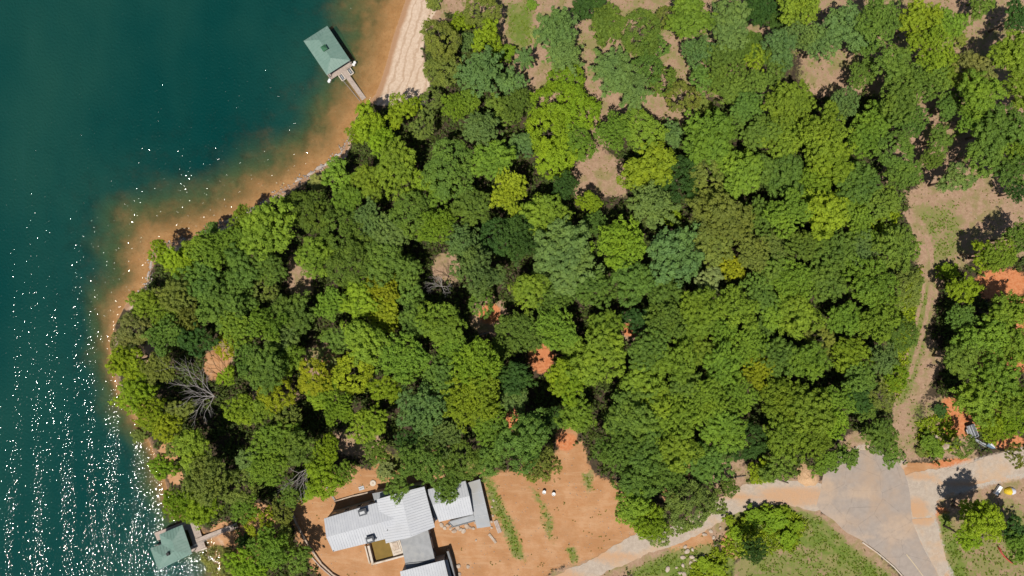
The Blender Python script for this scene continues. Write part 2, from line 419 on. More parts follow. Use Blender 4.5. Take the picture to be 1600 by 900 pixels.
mline('tan', [(840, 940), (900, 900), (985, 872), (1060, 846), (1130, 810), (1200, 770), (1290, 775)], 26, .9)
mline('gravel', [(1640, 715), (1545, 735), (1440, 765), (1440, 815), (1470, 890), (1500, 960)], 24, .9)
mline('tan', [(1640, 745), (1540, 765), (1475, 800)], 16, .9)
mline('gravel', [(1290, 730), (1350, 700), (1410, 725)], 10, .6)
mpoly('gravel', [(760, 800), (705, 830), (690, 900), (700, 960), (860, 960), (800, 870)], 10, .32)
mline('tan', [(1414, 332), (1432, 360), (1442, 385), (1448, 420), (1444, 450)], 3, 1, 2)
mline('tan', [(1424, 325), (1444, 355), (1456, 395), (1456, 430), (1452, 470)], 3, 1, 2)
rut = np.zeros(XX.shape); MK['rut'] = rut
mline('rut', [(1414, 332), (1432, 360), (1442, 385), (1448, 420), (1444, 450), (1432, 500), (1410, 570)], 2.4, 1, 2)
mline('rut', [(1424, 325), (1444, 355), (1456, 395), (1456, 430), (1452, 470), (1442, 520), (1420, 590)], 2.4, 1, 2)
MK['grass'] = MK['grass'] * (1 - MK['rut'])
MK['tan'] = np.maximum(MK['tan'], MK.pop('rut') * 1.3)
nx, ny = len(GX), len(GY)
IDX = np.arange(nx * ny).reshape(ny, nx)
QF = np.stack([IDX[:-1, :-1], IDX[:-1, 1:], IDX[1:, 1:], IDX[1:, :-1]], -1).reshape(-1, 4)

def mesh_np(name, V, F, mtl, attrs=None, smooth=False):
    me = bpy.data.meshes.new(name)
    V = np.asarray(V, np.float32); F = np.asarray(F, np.int32)
    k = F.shape[1]
    me.vertices.add(len(V)); me.vertices.foreach_set('co', V.ravel())
    me.loops.add(F.size); me.loops.foreach_set('vertex_index', F.ravel())
    me.polygons.add(len(F)); me.polygons.foreach_set('loop_start', np.arange(len(F), dtype=np.int32) * k)
    me.polygons.foreach_set('loop_total', np.full(len(F), k, np.int32))
    if smooth: me.polygons.foreach_set('use_smooth', np.ones(len(F), bool))
    for a, (dom, arr) in (attrs or {}).items():
        at = me.attributes.new(a, 'FLOAT', dom); at.data.foreach_set('value', np.asarray(arr, np.float32).ravel())
    me.update(calc_edges=True); me.validate()
    if mtl: me.materials.append(mtl)
    return me
def link(name, me, parent=None, loc=None):
    o = bpy.data.objects.new(name, me); COL.objects.link(o)
    if parent: o.parent = parent
    if loc is not None: o.location = loc
    return o
def tag(o, label=None, cat=None, group=None, kind=None):
    if label: o['label'] = label
    if cat: o['category'] = cat
    if group: o['group'] = group
    if kind: o['kind'] = kind
    return o
def submesh(name, faces, Z, attrs, mtl):
    u, inv = np.unique(faces, return_inverse=True)
    V = np.stack([XX.ravel()[u], YY.ravel()[u], Z.ravel()[u]], -1)
    return mesh_np(name, V, inv.reshape(-1, 4), mtl, {k: ('POINT', v.ravel()[u]) for k, v in attrs.items()}, True)
ga = dict(MK); ga['sd'] = SD
sdf = SD.ravel()[QF].mean(1); bf = MK['beach'].ravel()[QF].mean(1)
is_bed = sdf < 0
is_beach = (~is_bed) & (bf > .5)
tag(link('lake_bed', submesh('lake_bed', QF[is_bed], ZZ, ga, M['ground'])), 'orange sandy lake bed seen through shallow water', 'lake bed', kind='structure')
tag(link('beach', submesh('beach', QF[is_beach], ZZ, ga, M['ground'])), 'pale sand beach along the lake shore with strand lines', 'beach', kind='structure')
tag(link('ground', submesh('ground', QF[~is_bed & ~is_beach], ZZ, ga, M['ground'])), 'wooded ground of leaf litter, dry grass and orange clay', 'ground', kind='structure')
wf = (SD.ravel()[QF].min(1) < .9)
tag(link('lake', submesh('lake', QF[wf], np.zeros_like(ZZ), {'depth': np.maximum(-ZZ, 0)}, M['water'])), 'deep teal lake with sun glitter in rows of waves', 'lake', kind='structure')

# ------------------------------------------------------------------ generic builders
class MB:
    def __init__(s): s.v = []; s.f = []
    def add(s, vs, fs):
        b = len(s.v); s.v += [Vector(v) for v in vs]; s.f += [[b + i for i in f] for f in fs]; return s
    def prism(s, poly, thick):
        """poly: 3D points (top, counter-clockwise from above); thick below"""
        n = len(poly); t = [Vector(p) for p in poly]; b = [p - Vector((0, 0, thick)) for p in t]
        return s.add(t + b, [list(range(n)), list(range(2 * n - 1, n - 1, -1))] + [[i, i + n, (i + 1) % n + n, (i + 1) % n] for i in range(n)])
    def column(s, poly, zb):
        n = len(poly); t = [Vector(p) for p in poly]; b = [Vector((p.x, p.y, zb)) for p in t]
        return s.add(t + b, [list(range(n)), list(range(2 * n - 1, n - 1, -1))] + [[i, i + n, (i + 1) % n + n, (i + 1) % n] for i in range(n)])
    def box(s, c, sx, sy, sz, rot=0.0):
        c = Vector(c); ca, sa = math.cos(rot), math.sin(rot)
        q = []
        for dz in (-.5, .5):
            for dx, dy in ((-.5, -.5), (.5, -.5), (.5, .5), (-.5, .5)):
                x, y = dx * sx, dy * sy
                q.append(c + Vector((x * ca - y * sa, x * sa + y * ca, dz * sz)))
        return s.add(q, [[3, 2, 1, 0], [4, 5, 6, 7], [0, 1, 5, 4], [1, 2, 6, 5], [2, 3, 7, 6], [3, 0, 4, 7]])
    def bar(s, a, b, w, h):
        """box beam from a to b, w wide, h high"""
        a = Vector(a); b = Vector(b); d = b - a
        side = Vector((-d.y, d.x, 0)).normalized() * w / 2 if (d.x or d.y) else Vector((w / 2, 0, 0))
        up = Vector((0, 0, h / 2))
        q = [a - side - up, b - side - up, b + side - up, a + side - up, a - side + up, b - side + up, b + side + up, a + side + up]
        return s.add(q, [[3, 2, 1, 0], [4, 5, 6, 7], [0, 1, 5, 4], [1, 2, 6, 5], [2, 3, 7, 6], [3, 0, 4, 7]])
    def tube(s, pts, rads, seg=6, cap=True):
        pts = [Vector(p) for p in pts]; rings = []
        for i, p in enumerate(pts):
            d = (pts[min(i + 1, len(pts) - 1)] - pts[max(i - 1, 0)]).normalized()
            u = d.orthogonal().normalized(); w = d.cross(u)
            rings.append([p + rads[i] * (math.cos(t) * u + math.sin(t) * w) for t in [2 * math.pi * j / seg for j in range(seg)]])
        # align rings to limit twisting
        vs = [v for r in rings for v in r]; fs = []
        for i in range(len(pts) - 1):
            off = min(range(seg), key=lambda k: (rings[i + 1][k] - rings[i][0] - (pts[i + 1] - pts[i])).length)
            for j in range(seg):
                fs.append([i * seg + j, i * seg + (j + 1) % seg, (i + 1) * seg + (j + 1 + off) % seg, (i + 1) * seg + (j + off) % seg])
            rings[i + 1] = rings[i + 1][off:] + rings[i + 1][:off]
            vs[(i + 1) * seg:(i + 2) * seg] = rings[i + 1]
            fs[-seg:] = [[i * seg + j, i * seg + (j + 1) % seg, (i + 1) * seg + (j + 1) % seg, (i + 1) * seg + j] for j in range(seg)]
        if cap: fs += [list(range(seg))[::-1], [(len(pts) - 1) * seg + j for j in range(seg)]]
        return s.add(vs, fs)
    def mesh(s, name, mtl, origin=(0, 0, 0), smooth=False):
        o = Vector(origin); me = bpy.data.meshes.new(name)
        me.from_pydata([tuple(v - o) for v in s.v], [], s.f); me.update()
        if mtl: me.materials.append(mtl)
        if smooth:
            for p in me.polygons: p.use_smooth = True
        return me
    def part(s, name, mtl, parent, origin, smooth=False):
        return link(name, s.mesh(name, mtl, origin, smooth), parent)
def thing(name, label, cat, loc, group=None):
    o = bpy.data.objects.new(name, None); o.empty_display_size = .3
    COL.objects.link(o); o.location = loc
    return tag(o, label, cat, group)
def ribs(mb, poly, dir2, spacing, w=.06, h=.05):
    """raised seams across a planar roof polygon, running along dir2"""
    p = [Vector(q) for q in poly]
    nrm = (p[1] - p[0]).cross(p[2] - p[0]).normalized()
    if nrm.z < 0: nrm = -nrm
    d = Vector((dir2[0], dir2[1])).normalized(); n2 = Vector((-d.y, d.x))
    offs = [q.x * n2.x + q.y * n2.y for q in p]
    t = min(offs) + spacing * .5
    def zat(x, y): return p[0].z - (nrm.x * (x - p[0].x) + nrm.y * (y - p[0].y)) / nrm.z
    while t < max(offs):
        hits = []
        for i in range(len(p)):
            a, b = p[i], p[(i + 1) % len(p)]; oa, ob = offs[i], offs[(i + 1) % len(p)]
            if (oa - t) * (ob - t) < 0:
                u = (t - oa) / (ob - oa); hits.append(a + (b - a) * u)
        hits.sort(key=lambda q: q.x * d.x + q.y * d.y)
        for i in range(0, len(hits) - 1, 2):
            a, b = hits[i], hits[i + 1]
            if (b - a).length > .3:
                m = (b - a).normalized() * .03
                a = a + m; b = b - m
                up = Vector((0, 0, h * .5 - .005))
                mb.bar(a + up, b + up, w, h)
        t += spacing
    return mb

def sheet(name, pts, mtl, off=.045, grid=1.6, dust=None, jit=0.0, seed=1):
    """a surface laid on the ground inside a photograph-pixel outline"""
    rnd = random.Random(seed)
    w = [P(a, b) for a, b in pts]
    B = []
    for i in range(len(w)):
        a, b = w[i], w[(i + 1) % len(w)]
        n = max(1, int((b - a).length / .8))
        for j in range(n):
            q = a + (b - a) * (j / n)
            B.append((q.x + rnd.uniform(-jit, jit), q.y + rnd.uniform(-jit, jit)))
    A = np.array(B)
    gx = np.arange(A[:, 0].min(), A[:, 0].max(), grid); gy = np.arange(A[:, 1].min(), A[:, 1].max(), grid)
    g = np.array(np.meshgrid(gx, gy)).reshape(2, -1).T
    ok = inside(g[:, 0], g[:, 1], A) & (polydist(g[:, 0], g[:, 1], A, True) > .5)
    pts2 = [Vector(b) for b in B] + [Vector(q) for q in g[ok]]
    n = len(B)
    vo, eo, fo, *_ = delaunay_2d_cdt(pts2, [], [list(range(n))], 1, 1e-5)
    xy = np.array([(v.x, v.y) for v in vo]); z = terrain(xy[:, 0], xy[:, 1])[0] + off
    me = bpy.data.meshes.new(name)
    me.from_pydata([(x, y, h) for (x, y), h in zip(xy, z)], [], [list(f) for f in fo]); me.update()
    me.materials.append(mtl)
    at = me.attributes.new('dust', 'FLOAT', 'POINT')
    d = np.zeros(len(xy))
    px = 800 + xy[:, 0] / S * H / (H - z); py = 450 - xy[:, 1] / S * H / (H - z)
    for (x, y, rx, ry) in dust or []:
        d = np.maximum(d, sstep(-(((px - x) / rx) ** 2 + ((py - y) / ry) ** 2), -2, -.2))
    at.data.foreach_set('value', d.astype(np.float32))
    for p in me.polygons: p.use_smooth = True
    return link(name, me)

# ------------------------------------------------------------------ roads
tag(sheet('gravel_drive', [(1122, 779), (1160, 758), (1205, 748), (1250, 752), (1290, 756), (1292, 800), (1262, 796), (1225, 788), (1180, 792), (1140, 806), (1100, 830), (1060, 850),
    (1020, 862), (985, 878), (950, 892), (930, 905), (900, 960), (820, 960), (850, 905), (880, 893), (930, 872), (960, 852), (990, 835), (1030, 828), (1080, 812)],
    M['gravel'], .04, 1.6, [(960, 870, 40, 10), (1240, 775, 60, 16), (1150, 775, 30, 8), (870, 905, 40, 20)], .25, 3), 'pale gravel drive from the house lot to the paved turning circle', 'drive', kind='structure')
tag(sheet('gravel_track', [(1412, 742), (1440, 735), (1500, 730), (1545, 712), (1580, 702), (1640, 690), (1640, 735), (1580, 742), (1530, 756), (1490, 768), (1462, 782), (1462, 800), (1456, 806), (1425, 808)],
    M['gravel'], .042, 1.6, [(1432, 795, 20, 18), (1440, 742, 30, 6), (1530, 755, 60, 5)], .25, 4), 'pale gravel track leading from the turning circle to the right', 'track', kind='structure')
tag(sheet('gravel_apron', [(1424, 812), (1456, 808), (1462, 818), (1470, 845), (1480, 880), (1474, 905), (1520, 985), (1490, 985), (1462, 890), (1440, 850)],
    M['gravel'], .041, 1.6, [(1440, 812, 22, 8)], .15, 5), 'grey gravel strip along the right side of the paved road', 'verge', kind='structure')
tag(sheet('paved_road', [(1286, 742), (1300, 732), (1322, 722), (1345, 704), (1360, 704), (1385, 716), (1402, 722), (1412, 735), (1418, 752), (1422, 775), (1424, 800), (1425, 815), (1440, 851),
    (1462, 891), (1512, 985), (1455, 985), (1415, 903), (1398, 884), (1372, 862), (1348, 845), (1322, 832), (1302, 812), (1284, 801), (1276, 790), (1282, 765)],
    M['asphalt'], .05, 1.6, [(1288, 770, 20, 30), (1300, 812, 30, 16), (1420, 815, 44, 9), (1340, 838, 30, 8), (1400, 830, 30, 20), (1345, 770, 30, 14)], .06, 6), 'dusty grey asphalt turning circle and road at lower right', 'road', kind='structure')
def strip(name, pts, width, hgt, mtl, base=.05, label=None, cat=None):
    mb = MB(); w = [P(a, b) for a, b in pts]
    L = []
    for i in range(len(w) - 1):
        n = max(1, int((w[i + 1] - w[i]).length / 1.0))
        L += [w[i].lerp(w[i + 1], j / n) for j in range(n)]
    L.append(w[-1])
    L = [Vector((q.x, q.y, gz(q.x, q.y))) for q in L]
    for i in range(len(L) - 1):
        d = (L[i + 1] - L[i]).normalized() * .0
        mb.bar(L[i] + Vector((0, 0, base + hgt / 2)), L[i + 1] + Vector((0, 0, base + hgt / 2)), width, hgt)
    o = link(name, mb.mesh(name, mtl))
    return tag(o, label, cat, kind='structure')
strip('kerb', [(1347, 847), (1371, 864), (1397, 886), (1413, 904), (1452, 985)], .28, .55, M['kerb'], -.36, 'low concrete kerb along the left edge of the paved road', 'kerb')
strip('road_marking', [(1416, 866), (1428, 881), (1442, 900), (1485, 985)], .14, .01, M['line'], .055, 'faded yellow line painted on the asphalt road', 'road marking')

# ------------------------------------------------------------------ docks
def plank_walk(name, a, b, width, z0, z1, parent, origin, board=.22):
    """boards across a walkway from a to b (Vectors in plan), with two stringers"""
    a = Vector((a.x, a.y, z0)); b = Vector((b.x, b.y, z1)); d = b - a; L = d.length; u = d / L
    side = Vector((-u.y, u.x, 0)).normalized()
    mb = MB(); n = int(L / board)
    for i in range(n):
        c = a + u * ((i + .5) * L / n)
        mb.bar(c - side * width / 2, c + side * width / 2, L / n * .9, .05)
    o = mb.part(name, M['wood'], parent, origin); o['kind'] = 'stuff'
    st = MB()
    for s in (-1, 1):
        st.bar(a + side * s * (width / 2 + .05) - Vector((0, 0, .04)), b + side * s * (width / 2 + .05) - Vector((0, 0, .04)), .09, .2)
    st.part('stringers', M['wood'], parent, origin)
def roof_part(parent, origin, faces, mtl, thick=.12, spacing=.5, ribm=None, dirs=None, name='roof', label=None):
    r = None; mb = MB(); rb = MB()
    for i, f in enumerate(faces):
        # make counter-clockwise
        a = sum(f[j].x * f[(j + 1) % len(f)].y - f[(j + 1) % len(f)].x * f[j].y for j in range(len(f)))
        f = f if a > 0 else f[::-1]
        mb.prism(f, thick)
        if spacing:
            d = dirs[i] if dirs else None
            if d is None:
                p = f; n = (p[1] - p[0]).cross(p[2] - p[0])
                d = (n.x, n.y) if abs(n.x) + abs(n.y) > 1e-4 else (1, 0)
            ribs(rb, f, d, spacing)
    r = mb.part(name, mtl, parent, origin)
    if spacing:
        q = rb.part('seam', ribm or mtl, r, origin); q['kind'] = 'stuff'
    return r
# -- upper dock
ZR, ZRT, ZD = 2.9, 4.0, .5
A, B_, C_, D_ = [PZ(a, b, ZR) for a, b in ((474.2, 64), (511.3, 40.3), (547.2, 94), (510.5, 117.5))]
R1 = PZ(498.5, 62, ZRT); R2 = PZ(516.5, 90.5, ZRT)
org = (A + C_) / 2; org.z = 0
dock = thing('boat_dock', 'boat dock with green hipped metal roof and cupola beside the sandy beach', 'boat dock', org)
rf = roof_part(dock, org, [[A, B_, R1], [B_, C_, R2, R1], [C_, D_, R2], [D_, A, R1, R2]], M['greenroof'], .1, .75)
cu = (R1 + R2) / 2; ang = math.atan2(C_.y - B_.y, C_.x - B_.x)
cp = MB().box(cu + Vector((0, 0, .15)), 1.0, 1.0, .9, ang).part('cupola', M['greenpaint'], rf, org)
pc = MB(); b4 = [cu + Vector((math.cos(ang + t) * .95, math.sin(ang + t) * .95, .6)) for t in (math.pi * .25, math.pi * .75, math.pi * 1.25, math.pi * 1.75)]
pc.add(b4 + [cu + Vector((0, 0, 1.15))], [[0, 1, 4], [1, 2, 4], [2, 3, 4], [3, 0, 4], [3, 2, 1, 0]]).part('cupola_cap', M['greenpaint'], rf, org)
# deck: fingers along the long sides and both ends, open slip in the middle
def dk(a, b): return PZ(a, b, ZD)
dA, dB, dC, dD = [Vector((p.x, p.y, ZD)) for p in (A, B_, C_, D_)]
uL = (dC - dB).normalized(); uS = (dB - dA).normalized()
dC2, dD2 = dC + uL * .45, dD + uL * .45
for nm, a, b, w in (('finger_deck', dB - uS * .8 + uL * .4, dC2 - uS * .8, 1.3), ('finger_deck', dA + uS * .8 + uL * .4, dD2 + uS * .8, 1.3)):
    plank_walk(nm, a, b, w, ZD, ZD, dock, org)
plank_walk('end_deck', dD2 - uL * .85 + uS * 0, dC2 - uL * .85 - uS * 0, 1.7, ZD + .06, ZD + .06, dock, org)
for p in (dA + uS * .4 + uL * .5, dB - uS * .4 + uL * .5, dC - uS * .4, dD + uS * .4, (dA + dD) / 2 + uS * .4, (dB + dC) / 2 - uS * .4):
    MB().tube([Vector((p.x, p.y, -1.0)), Vector((p.x, p.y, ZR + .15))], [.09, .09]).part('post', M['greymetal'], dock, org)
for p in (dD2 - uS * .15, dC2 + uS * .1, dC2 + uS * .6 - uL * .3, dD2 - uS * .5 + uL * .2):
    MB().tube([Vector((p.x, p.y, .0)), Vector((p.x, p.y, .35)), Vector((p.x, p.y, .75)), Vector((p.x, p.y, .85))], [.28, .36, .36, .2], 10).part('fender', M['white'], dock, org, True)
# gangway
g0 = dC2.lerp(dD2, .42) ; g1 = P(569, 155)
gw = thing('gangway', 'narrow wooden gangway from the upper boat dock to the shore under lime trees', 'gangway', Vector((g1.x, g1.y, 0)))
plank_walk('deck_board', Vector((g0.x, g0.y, 0)), g1, 1.0, ZD + .1, gz(g1.x, g1.y) + .2, gw, gw.location)
for s in (-1, 1):
    c = g0 + (g1 - g0).normalized() * .9; sd_ = Vector((-(g1 - g0).y, (g1 - g0).x, 0)).normalized() * s * 1.25
    c = Vector((c.x, c.y, 0)) + sd_
    an = math.atan2((g1 - g0).y, (g1 - g0).x)
    lf = thing('floating_platform', ['pale framed float on the lower left side of the upper dock gangway', 'pale framed float on the right side of the upper dock gangway'][s > 0], 'float', c, 'small floats beside the gangway')
    fr = MB(); ca, sa = math.cos(an), math.sin(an)
    def lp(x, y, z): return c + Vector((x * ca - y * sa, x * sa + y * ca, z))
    fr.bar(lp(-.85, -.5, .3), lp(.85, -.5, .3), .22, .3).bar(lp(-.85, .5, .3), lp(.85, .5, .3), .22, .3).bar(lp(-.85, -.45, .3), lp(-.85, .45, .3), .22, .28).bar(lp(.85, -.45, .3), lp(.85, .45, .3), .22, .28)
    fr.part('frame', M['concrete'], lf, c)
    MB().box(lp(0, 0, .22), 1.5, .85, .12, an).part('bed', M['darkmetal'], lf, c)
    MB().bar(lp(-.5, 0, .33), lp(.5, 0, .33), .2, .1).part('bunk', M['greymetal'], lf, c)
cbl = MB(); q0 = g0 + Vector((-1.1, -1.2, .2)); q1 = g1 + Vector((-1.0, -.5, .15))
cbl.tube([q0, (q0 + q1) / 2 - Vector((0, 0, .15)), q1], [.05, .05, .05], 5)
o = link('mooring_cable', cbl.mesh('mooring_cable', M['greymetal'], q1)); o.location = q1
tag(o, 'thin mooring cable beside the upper dock gangway', 'cable')
# -- lower dock
pp = {k: PZ(a, b, ZR) for k, (a, b) in dict(p1=(284.8, 820), p2=(300.3, 865.2), p3=(247.5, 891), p4=(234.7, 856.8), p5=(252.4, 850.3), p6=(248.7, 835.2)).items()}
r1 = PZ(269.5, 845.5, 4.0); r2 = PZ(273.3, 861.5, 4.1); r3 = PZ(254.5, 869, 4.0)
org2 = (pp['p1'] + pp['p3']) / 2; org2.z = 0
dock2 = thing('boat_dock', 'boat dock with L-shaped green hipped roof in the sun glitter at lower left', 'boat dock', org2)
rf2 = roof_part(dock2, org2, [[pp['p6'], pp['p1'], r1], [pp['p1'], pp['p2'], r2, r1], [pp['p2'], pp['p3'], r3, r2], [pp['p3'], pp['p4'], r3], [pp['p4'], pp['p5'], r2, r3], [pp['p5'], pp['p6'], r1, r2]], M['greenroof'], .1, .75)
vc = PZ(263.5, 865, 4.0)
MB().box(vc + Vector((0, 0, .2)), .7, .7, .6, .4).part('roof_vent', M['rubber'], rf2, org2)
U = (pp['p2'] - pp['p1']); U.z = 0; U.normalize(); V_ = Vector((-U.y, U.x, 0)); V_ = V_ if V_.x > 0 else -V_
def low(p, z=ZD): return Vector((p.x, p.y, z))
e1 = low(pp['p1']) + V_ * 1.0 ; e2 = low(pp['p2']) + V_ * 1.0
plank_walk('end_deck', e1 - U * .3, e2 + U * .5, 2.6, ZD + .06, ZD + .06, dock2, org2)
plank_walk('finger_deck', low(pp['p2']) - U * .7, low(pp['p3']) - U * .7, 1.3, ZD, ZD, dock2, org2)
plank_walk('finger_deck', low(pp['p1']) + U * .9 - V_ * .4, PZ(243, 837, ZD) + U * .3, 1.9, ZD, ZD, dock2, org2)
plank_walk('finger_deck', low(pp['p5']) + U * .8 - V_ * -3, low(pp['p4']) + U * .8, 1.2, ZD, ZD, dock2, org2)
for k in ('p1', 'p2', 'p3', 'p4', 'p6'):
    p = pp[k].lerp(Vector((r2.x, r2.y, pp[k].z)), .08)
    MB().tube([Vector((p.x, p.y, -1.0)), Vector((p.x, p.y, ZR + .1))], [.09, .09]).part('post', M['greymetal'], dock2, org2)
p = low(pp['p2']) + V_ * 2.2 + U * .3
MB().bar(p - V_ * 1.0, p + V_ * .5, .35, .45).part('fender', M['concrete'], dock2, org2)
h0 = PZ(304.5, 846.5, ZD + .1); h1 = P(371.5, 819.5)
gw2 = thing('gangway', 'grey wooden gangway from the L-roofed dock to the lower left shore', 'gangway', Vector((h1.x, h1.y, 0)))
plank_walk('deck_board', h0, h1, .95, ZD + .12, gz(h1.x, h1.y) + .25, gw2, gw2.location)
rl = MB(); sdv = Vector((-(h1 - h0).y, (h1 - h0).x, 0)).normalized() * -.62
t0 = Vector((h0.x, h0.y, ZD + 1.0)) + sdv; t1 = Vector((h1.x, h1.y, gz(h1.x, h1.y) + 1.15)) + sdv
rl.tube([t0, t1], [.03, .03], 5)
for j in range(7):
    q = t0.lerp(t1, j / 6); rl.tube([q - Vector((0, 0, 1.0)), q], [.03, .03], 5)
rl.part('handrail', M['greymetal'], gw2, gw2.location)

# ------------------------------------------------------------------ house
hc = P(600, 815); Z0 = hc.z
def hp(a, b, h): return PZ(a, b, Z0 + h)
def walls(parent, origin, faces, mtl, inset=.95, drop=.2, zb=None, name='wall'):
    c = Vector((0, 0, 0)); n = 0
    for f in faces:
        for p in f: c += p; n += 1
    c /= n
    mb = MB(); zb = Z0 - 1.2 if zb is None else zb
    for f in faces:
        g = [Vector((c.x + (p.x - c.x) * inset, c.y + (p.y - c.y) * inset, p.z - drop)) for p in f]
        a = sum(g[j].x * g[(j + 1) % len(g)].y - g[(j + 1) % len(g)].x * g[j].y for j in range(len(g)))
        mb.column(g if a > 0 else g[::-1], zb)
    return mb.part(name, mtl, parent, origin)
house = thing('lake_house', 'sprawling lake house with pale grey standing-seam metal roofs on orange clay lot', 'house', Vector((hc.x, hc.y, Z0)))
HO = house.location.copy()
EV, RG = 5.2, 6.3
mw = [[hp(506.2, 810.3, EV), hp(588, 785.5, EV), hp(632, 806.5, RG), hp(509.8, 839.5, RG)], [hp(509.8, 839.5, RG), hp(632, 806.5, RG), hp(640, 833, EV), hp(520.5, 862, EV)]]
lm = mw[0][1] - mw[0][0]
roof_part(house, HO, mw, M['roof'], .14, .62, M['roof_rib'])
walls(house, HO, mw, M['wall'], .95)
EV2, RG2 = 5.7, 6.8
cg = [[hp(588.5, 780.5, EV2), hp(626, 769.5, RG2), hp(641.5, 839.5, RG2), hp(603, 849, EV2)], [hp(626, 769.5, RG2), hp(663, 760.2, EV2), hp(679.6, 823.6, EV2), hp(641.5, 839.5, RG2)]]
roof_part(house, HO, cg, M['roof'], .14, .62, M['roof_rib'])
walls(house, HO, cg, M['wall'], .95)
pr = [[hp(581.6, 771, 3.4), hp(661, 756.6, 3.4), hp(664, 766, 4.3), hp(586, 786, 4.3)]]
roof_part(house, HO, pr, M['slabroof'], .14, .6, M['roof_rib'], name='porch_roof'); walls(house, HO, pr, M['wall'], .93, name='porch_wall')
fl = [[hp(625, 842, 4.0), hp(668.7, 828, 4.0), hp(680, 876.6, 4.0), hp(633.6, 882, 4.0)]]
roof_part(house, HO, fl, M['flatroof'], .25, 0, name='flat_roof'); walls(house, HO, fl, M['wall'], .95)
fl2 = [[hp(633.4, 881.8, 3.6), hp(680.3, 877.2, 3.6), hp(682, 884, 3.6), hp(634.5, 893, 3.6)]]
roof_part(house, HO, fl2, M['slabroof'], .2, 0, name='lower_roof'); walls(house, HO, fl2, M['wall'], .94)
for i, (a, b) in enumerate((((633.5, 881), (680, 876)),)):
    MB().bar(hp(*a, 4.08), hp(*b, 4.08), .25, .16).part('gutter', M['darkmetal'], house, HO)
sr = [[hp(625, 893, 5.4), hp(694, 875, 5.4), hp(706, 925, 6.6), hp(634, 945, 6.6)], [hp(634, 945, 6.6), hp(706, 925, 6.6), hp(716, 972, 5.4), hp(643, 992, 5.4)]]
roof_part(house, HO, sr, M['roof'], .14, .62, M['roof_rib']); walls(house, HO, sr, M['wall'], .95)
sl_ = [[hp(694.5, 876, 3.8), hp(699, 874.5, 3.6), hp(711, 925, 3.6), hp(706.5, 926, 3.8)]]
roof_part(house, HO, sl_, M['slabroof'], .14, 0, name='eave_roof'); walls(house, HO, sl_, M['wall'], .93)
def dormer(px, py, h, w, d, an):
    c = hp(px, py, h)
    ca, sa = math.cos(an), math.sin(an)
    def q(x, y, z): return c + Vector((x * ca - y * sa, x * sa + y * ca, z))
    mb = MB(); mb.add([q(-w, -d, -.9), q(w, -d, -.9), q(w, d, -.9), q(-w, d, -.9), q(-w, -d, .5), q(w, -d, .5), q(w, d, .5), q(-w, d, .5)],
        [[0, 1, 5, 4], [1, 2, 6, 5], [2, 3, 7, 6], [3, 0, 4, 7]])
    o = mb.part('dormer', M['darkmetal'], house, HO)
    cap = MB(); e = .14
    cap.add([q(-w - e, -d - e, .5), q(w + e, -d - e, .5), q(w + e, d + e, .5), q(-w - e, d + e, .5), q(-w * .75, -d * .55, .75), q(w * .75, -d * .55, .75), q(w * .75, d * .55, .75), q(-w * .75, d * .55, .75)],
        [[3, 2, 1, 0], [4, 5, 6, 7], [0, 1, 5, 4], [1, 2, 6, 5], [2, 3, 7, 6], [3, 0, 4, 7]])
    cap.part('dormer_cap', M['darkmetal'], o, HO)
    MB().box(q(0, 0, .79), w * 1.35, d * .95, .06, an).part('louver', M['greymetal'], o, HO)
rot = math.atan2(lm.y, lm.x)
dormer(567, 799.5, 6.0, .85, .62, rot); dormer(579, 842, 6.0, .85, .62, rot)
# small vent pipes
for (a, b, h) in ((619, 787, 6.6), (588, 842, 5.7), (521, 861, 5.35), (605, 829, 6.1)):
    c = hp(a, b, h); MB().tube([c - Vector((0, 0, .4)), c + Vector((0, 0, .25))], [.09, .09], 8).part('vent_pipe', M['darkmetal'], house, HO)
# windows on the wall faces the drone can see
def wall_windows(a, b, zc, n, w=1.1, h=1.3):
    a = Vector(a); b = Vector(b); d = (b - a); d.z = 0; an = math.atan2(d.y, d.x)
    for i in range(n):
        c = a.lerp(b, (i + .5) / n); c.z = zc
        f = MB().box(c, w + .2, .16, h + .2, an).part('window', M['white'], house, HO)
        MB().box(c, w, .22, h, an).part('pane', M['glass'], f, HO)
def ins(faces, p, inset=.95):
    c = Vector((0, 0, 0)); n = 0
    for f in faces:
        for q in f: c += q; n += 1
    c /= n; return Vector((c.x + (p.x - c.x) * inset, c.y + (p.y - c.y) * inset, p.z))
wall_windows(ins(mw, mw[0][0]), ins(mw, mw[0][1]), Z0 + 2.6, 4)
wall_windows(ins(cg, cg[1][1]), ins(cg, cg[1][2]), Z0 + 2.8, 3)
wall_windows(ins(fl, fl[0][1]), ins(fl, fl[0][2]), Z0 + 2.2, 2)
# garage building
gar = thing('garage_building', 'detached garage wing with pale ribbed metal roof right of the main house roof', 'garage', Vector((*P(705, 785).xy, Z0)))
GO = gar.location.copy()
gr_ = [[hp(667, 765, 4.2), hp(727.3, 751.5, 4.2), hp(733.5, 775, 5.4), hp(676, 789, 5.4)], [hp(676, 789, 5.4), hp(733.5, 775, 5.4), hp(739.3, 803.5, 4.2), hp(686, 815.5, 4.2)]]
roof_part(gar, GO, gr_, M['roof'], .14, .62, M['roof_rib']); walls(gar, GO, gr_, M['wall'], .95)
ed = [[hp(701, 815.5, 3.0), hp(739.5, 804.5, 3.0), hp(742.5, 813, 3.0), hp(708.5, 822.8, 3.0)]]
roof_part(gar, GO, ed, M['slabroof'], .16, 0, name='lower_roof'); walls(gar, GO, ed, M['wall'], .93)
for a, b in (((700.5, 816), (708.3, 823.4)), ((708.3, 823.4), (743, 813.4)), ((702, 814.8), (740, 803.8))):
    MB().bar(hp(*a, 3.05), hp(*b, 3.05), .22, .2).part('gutter', M['darkmetal'], gar, GO)
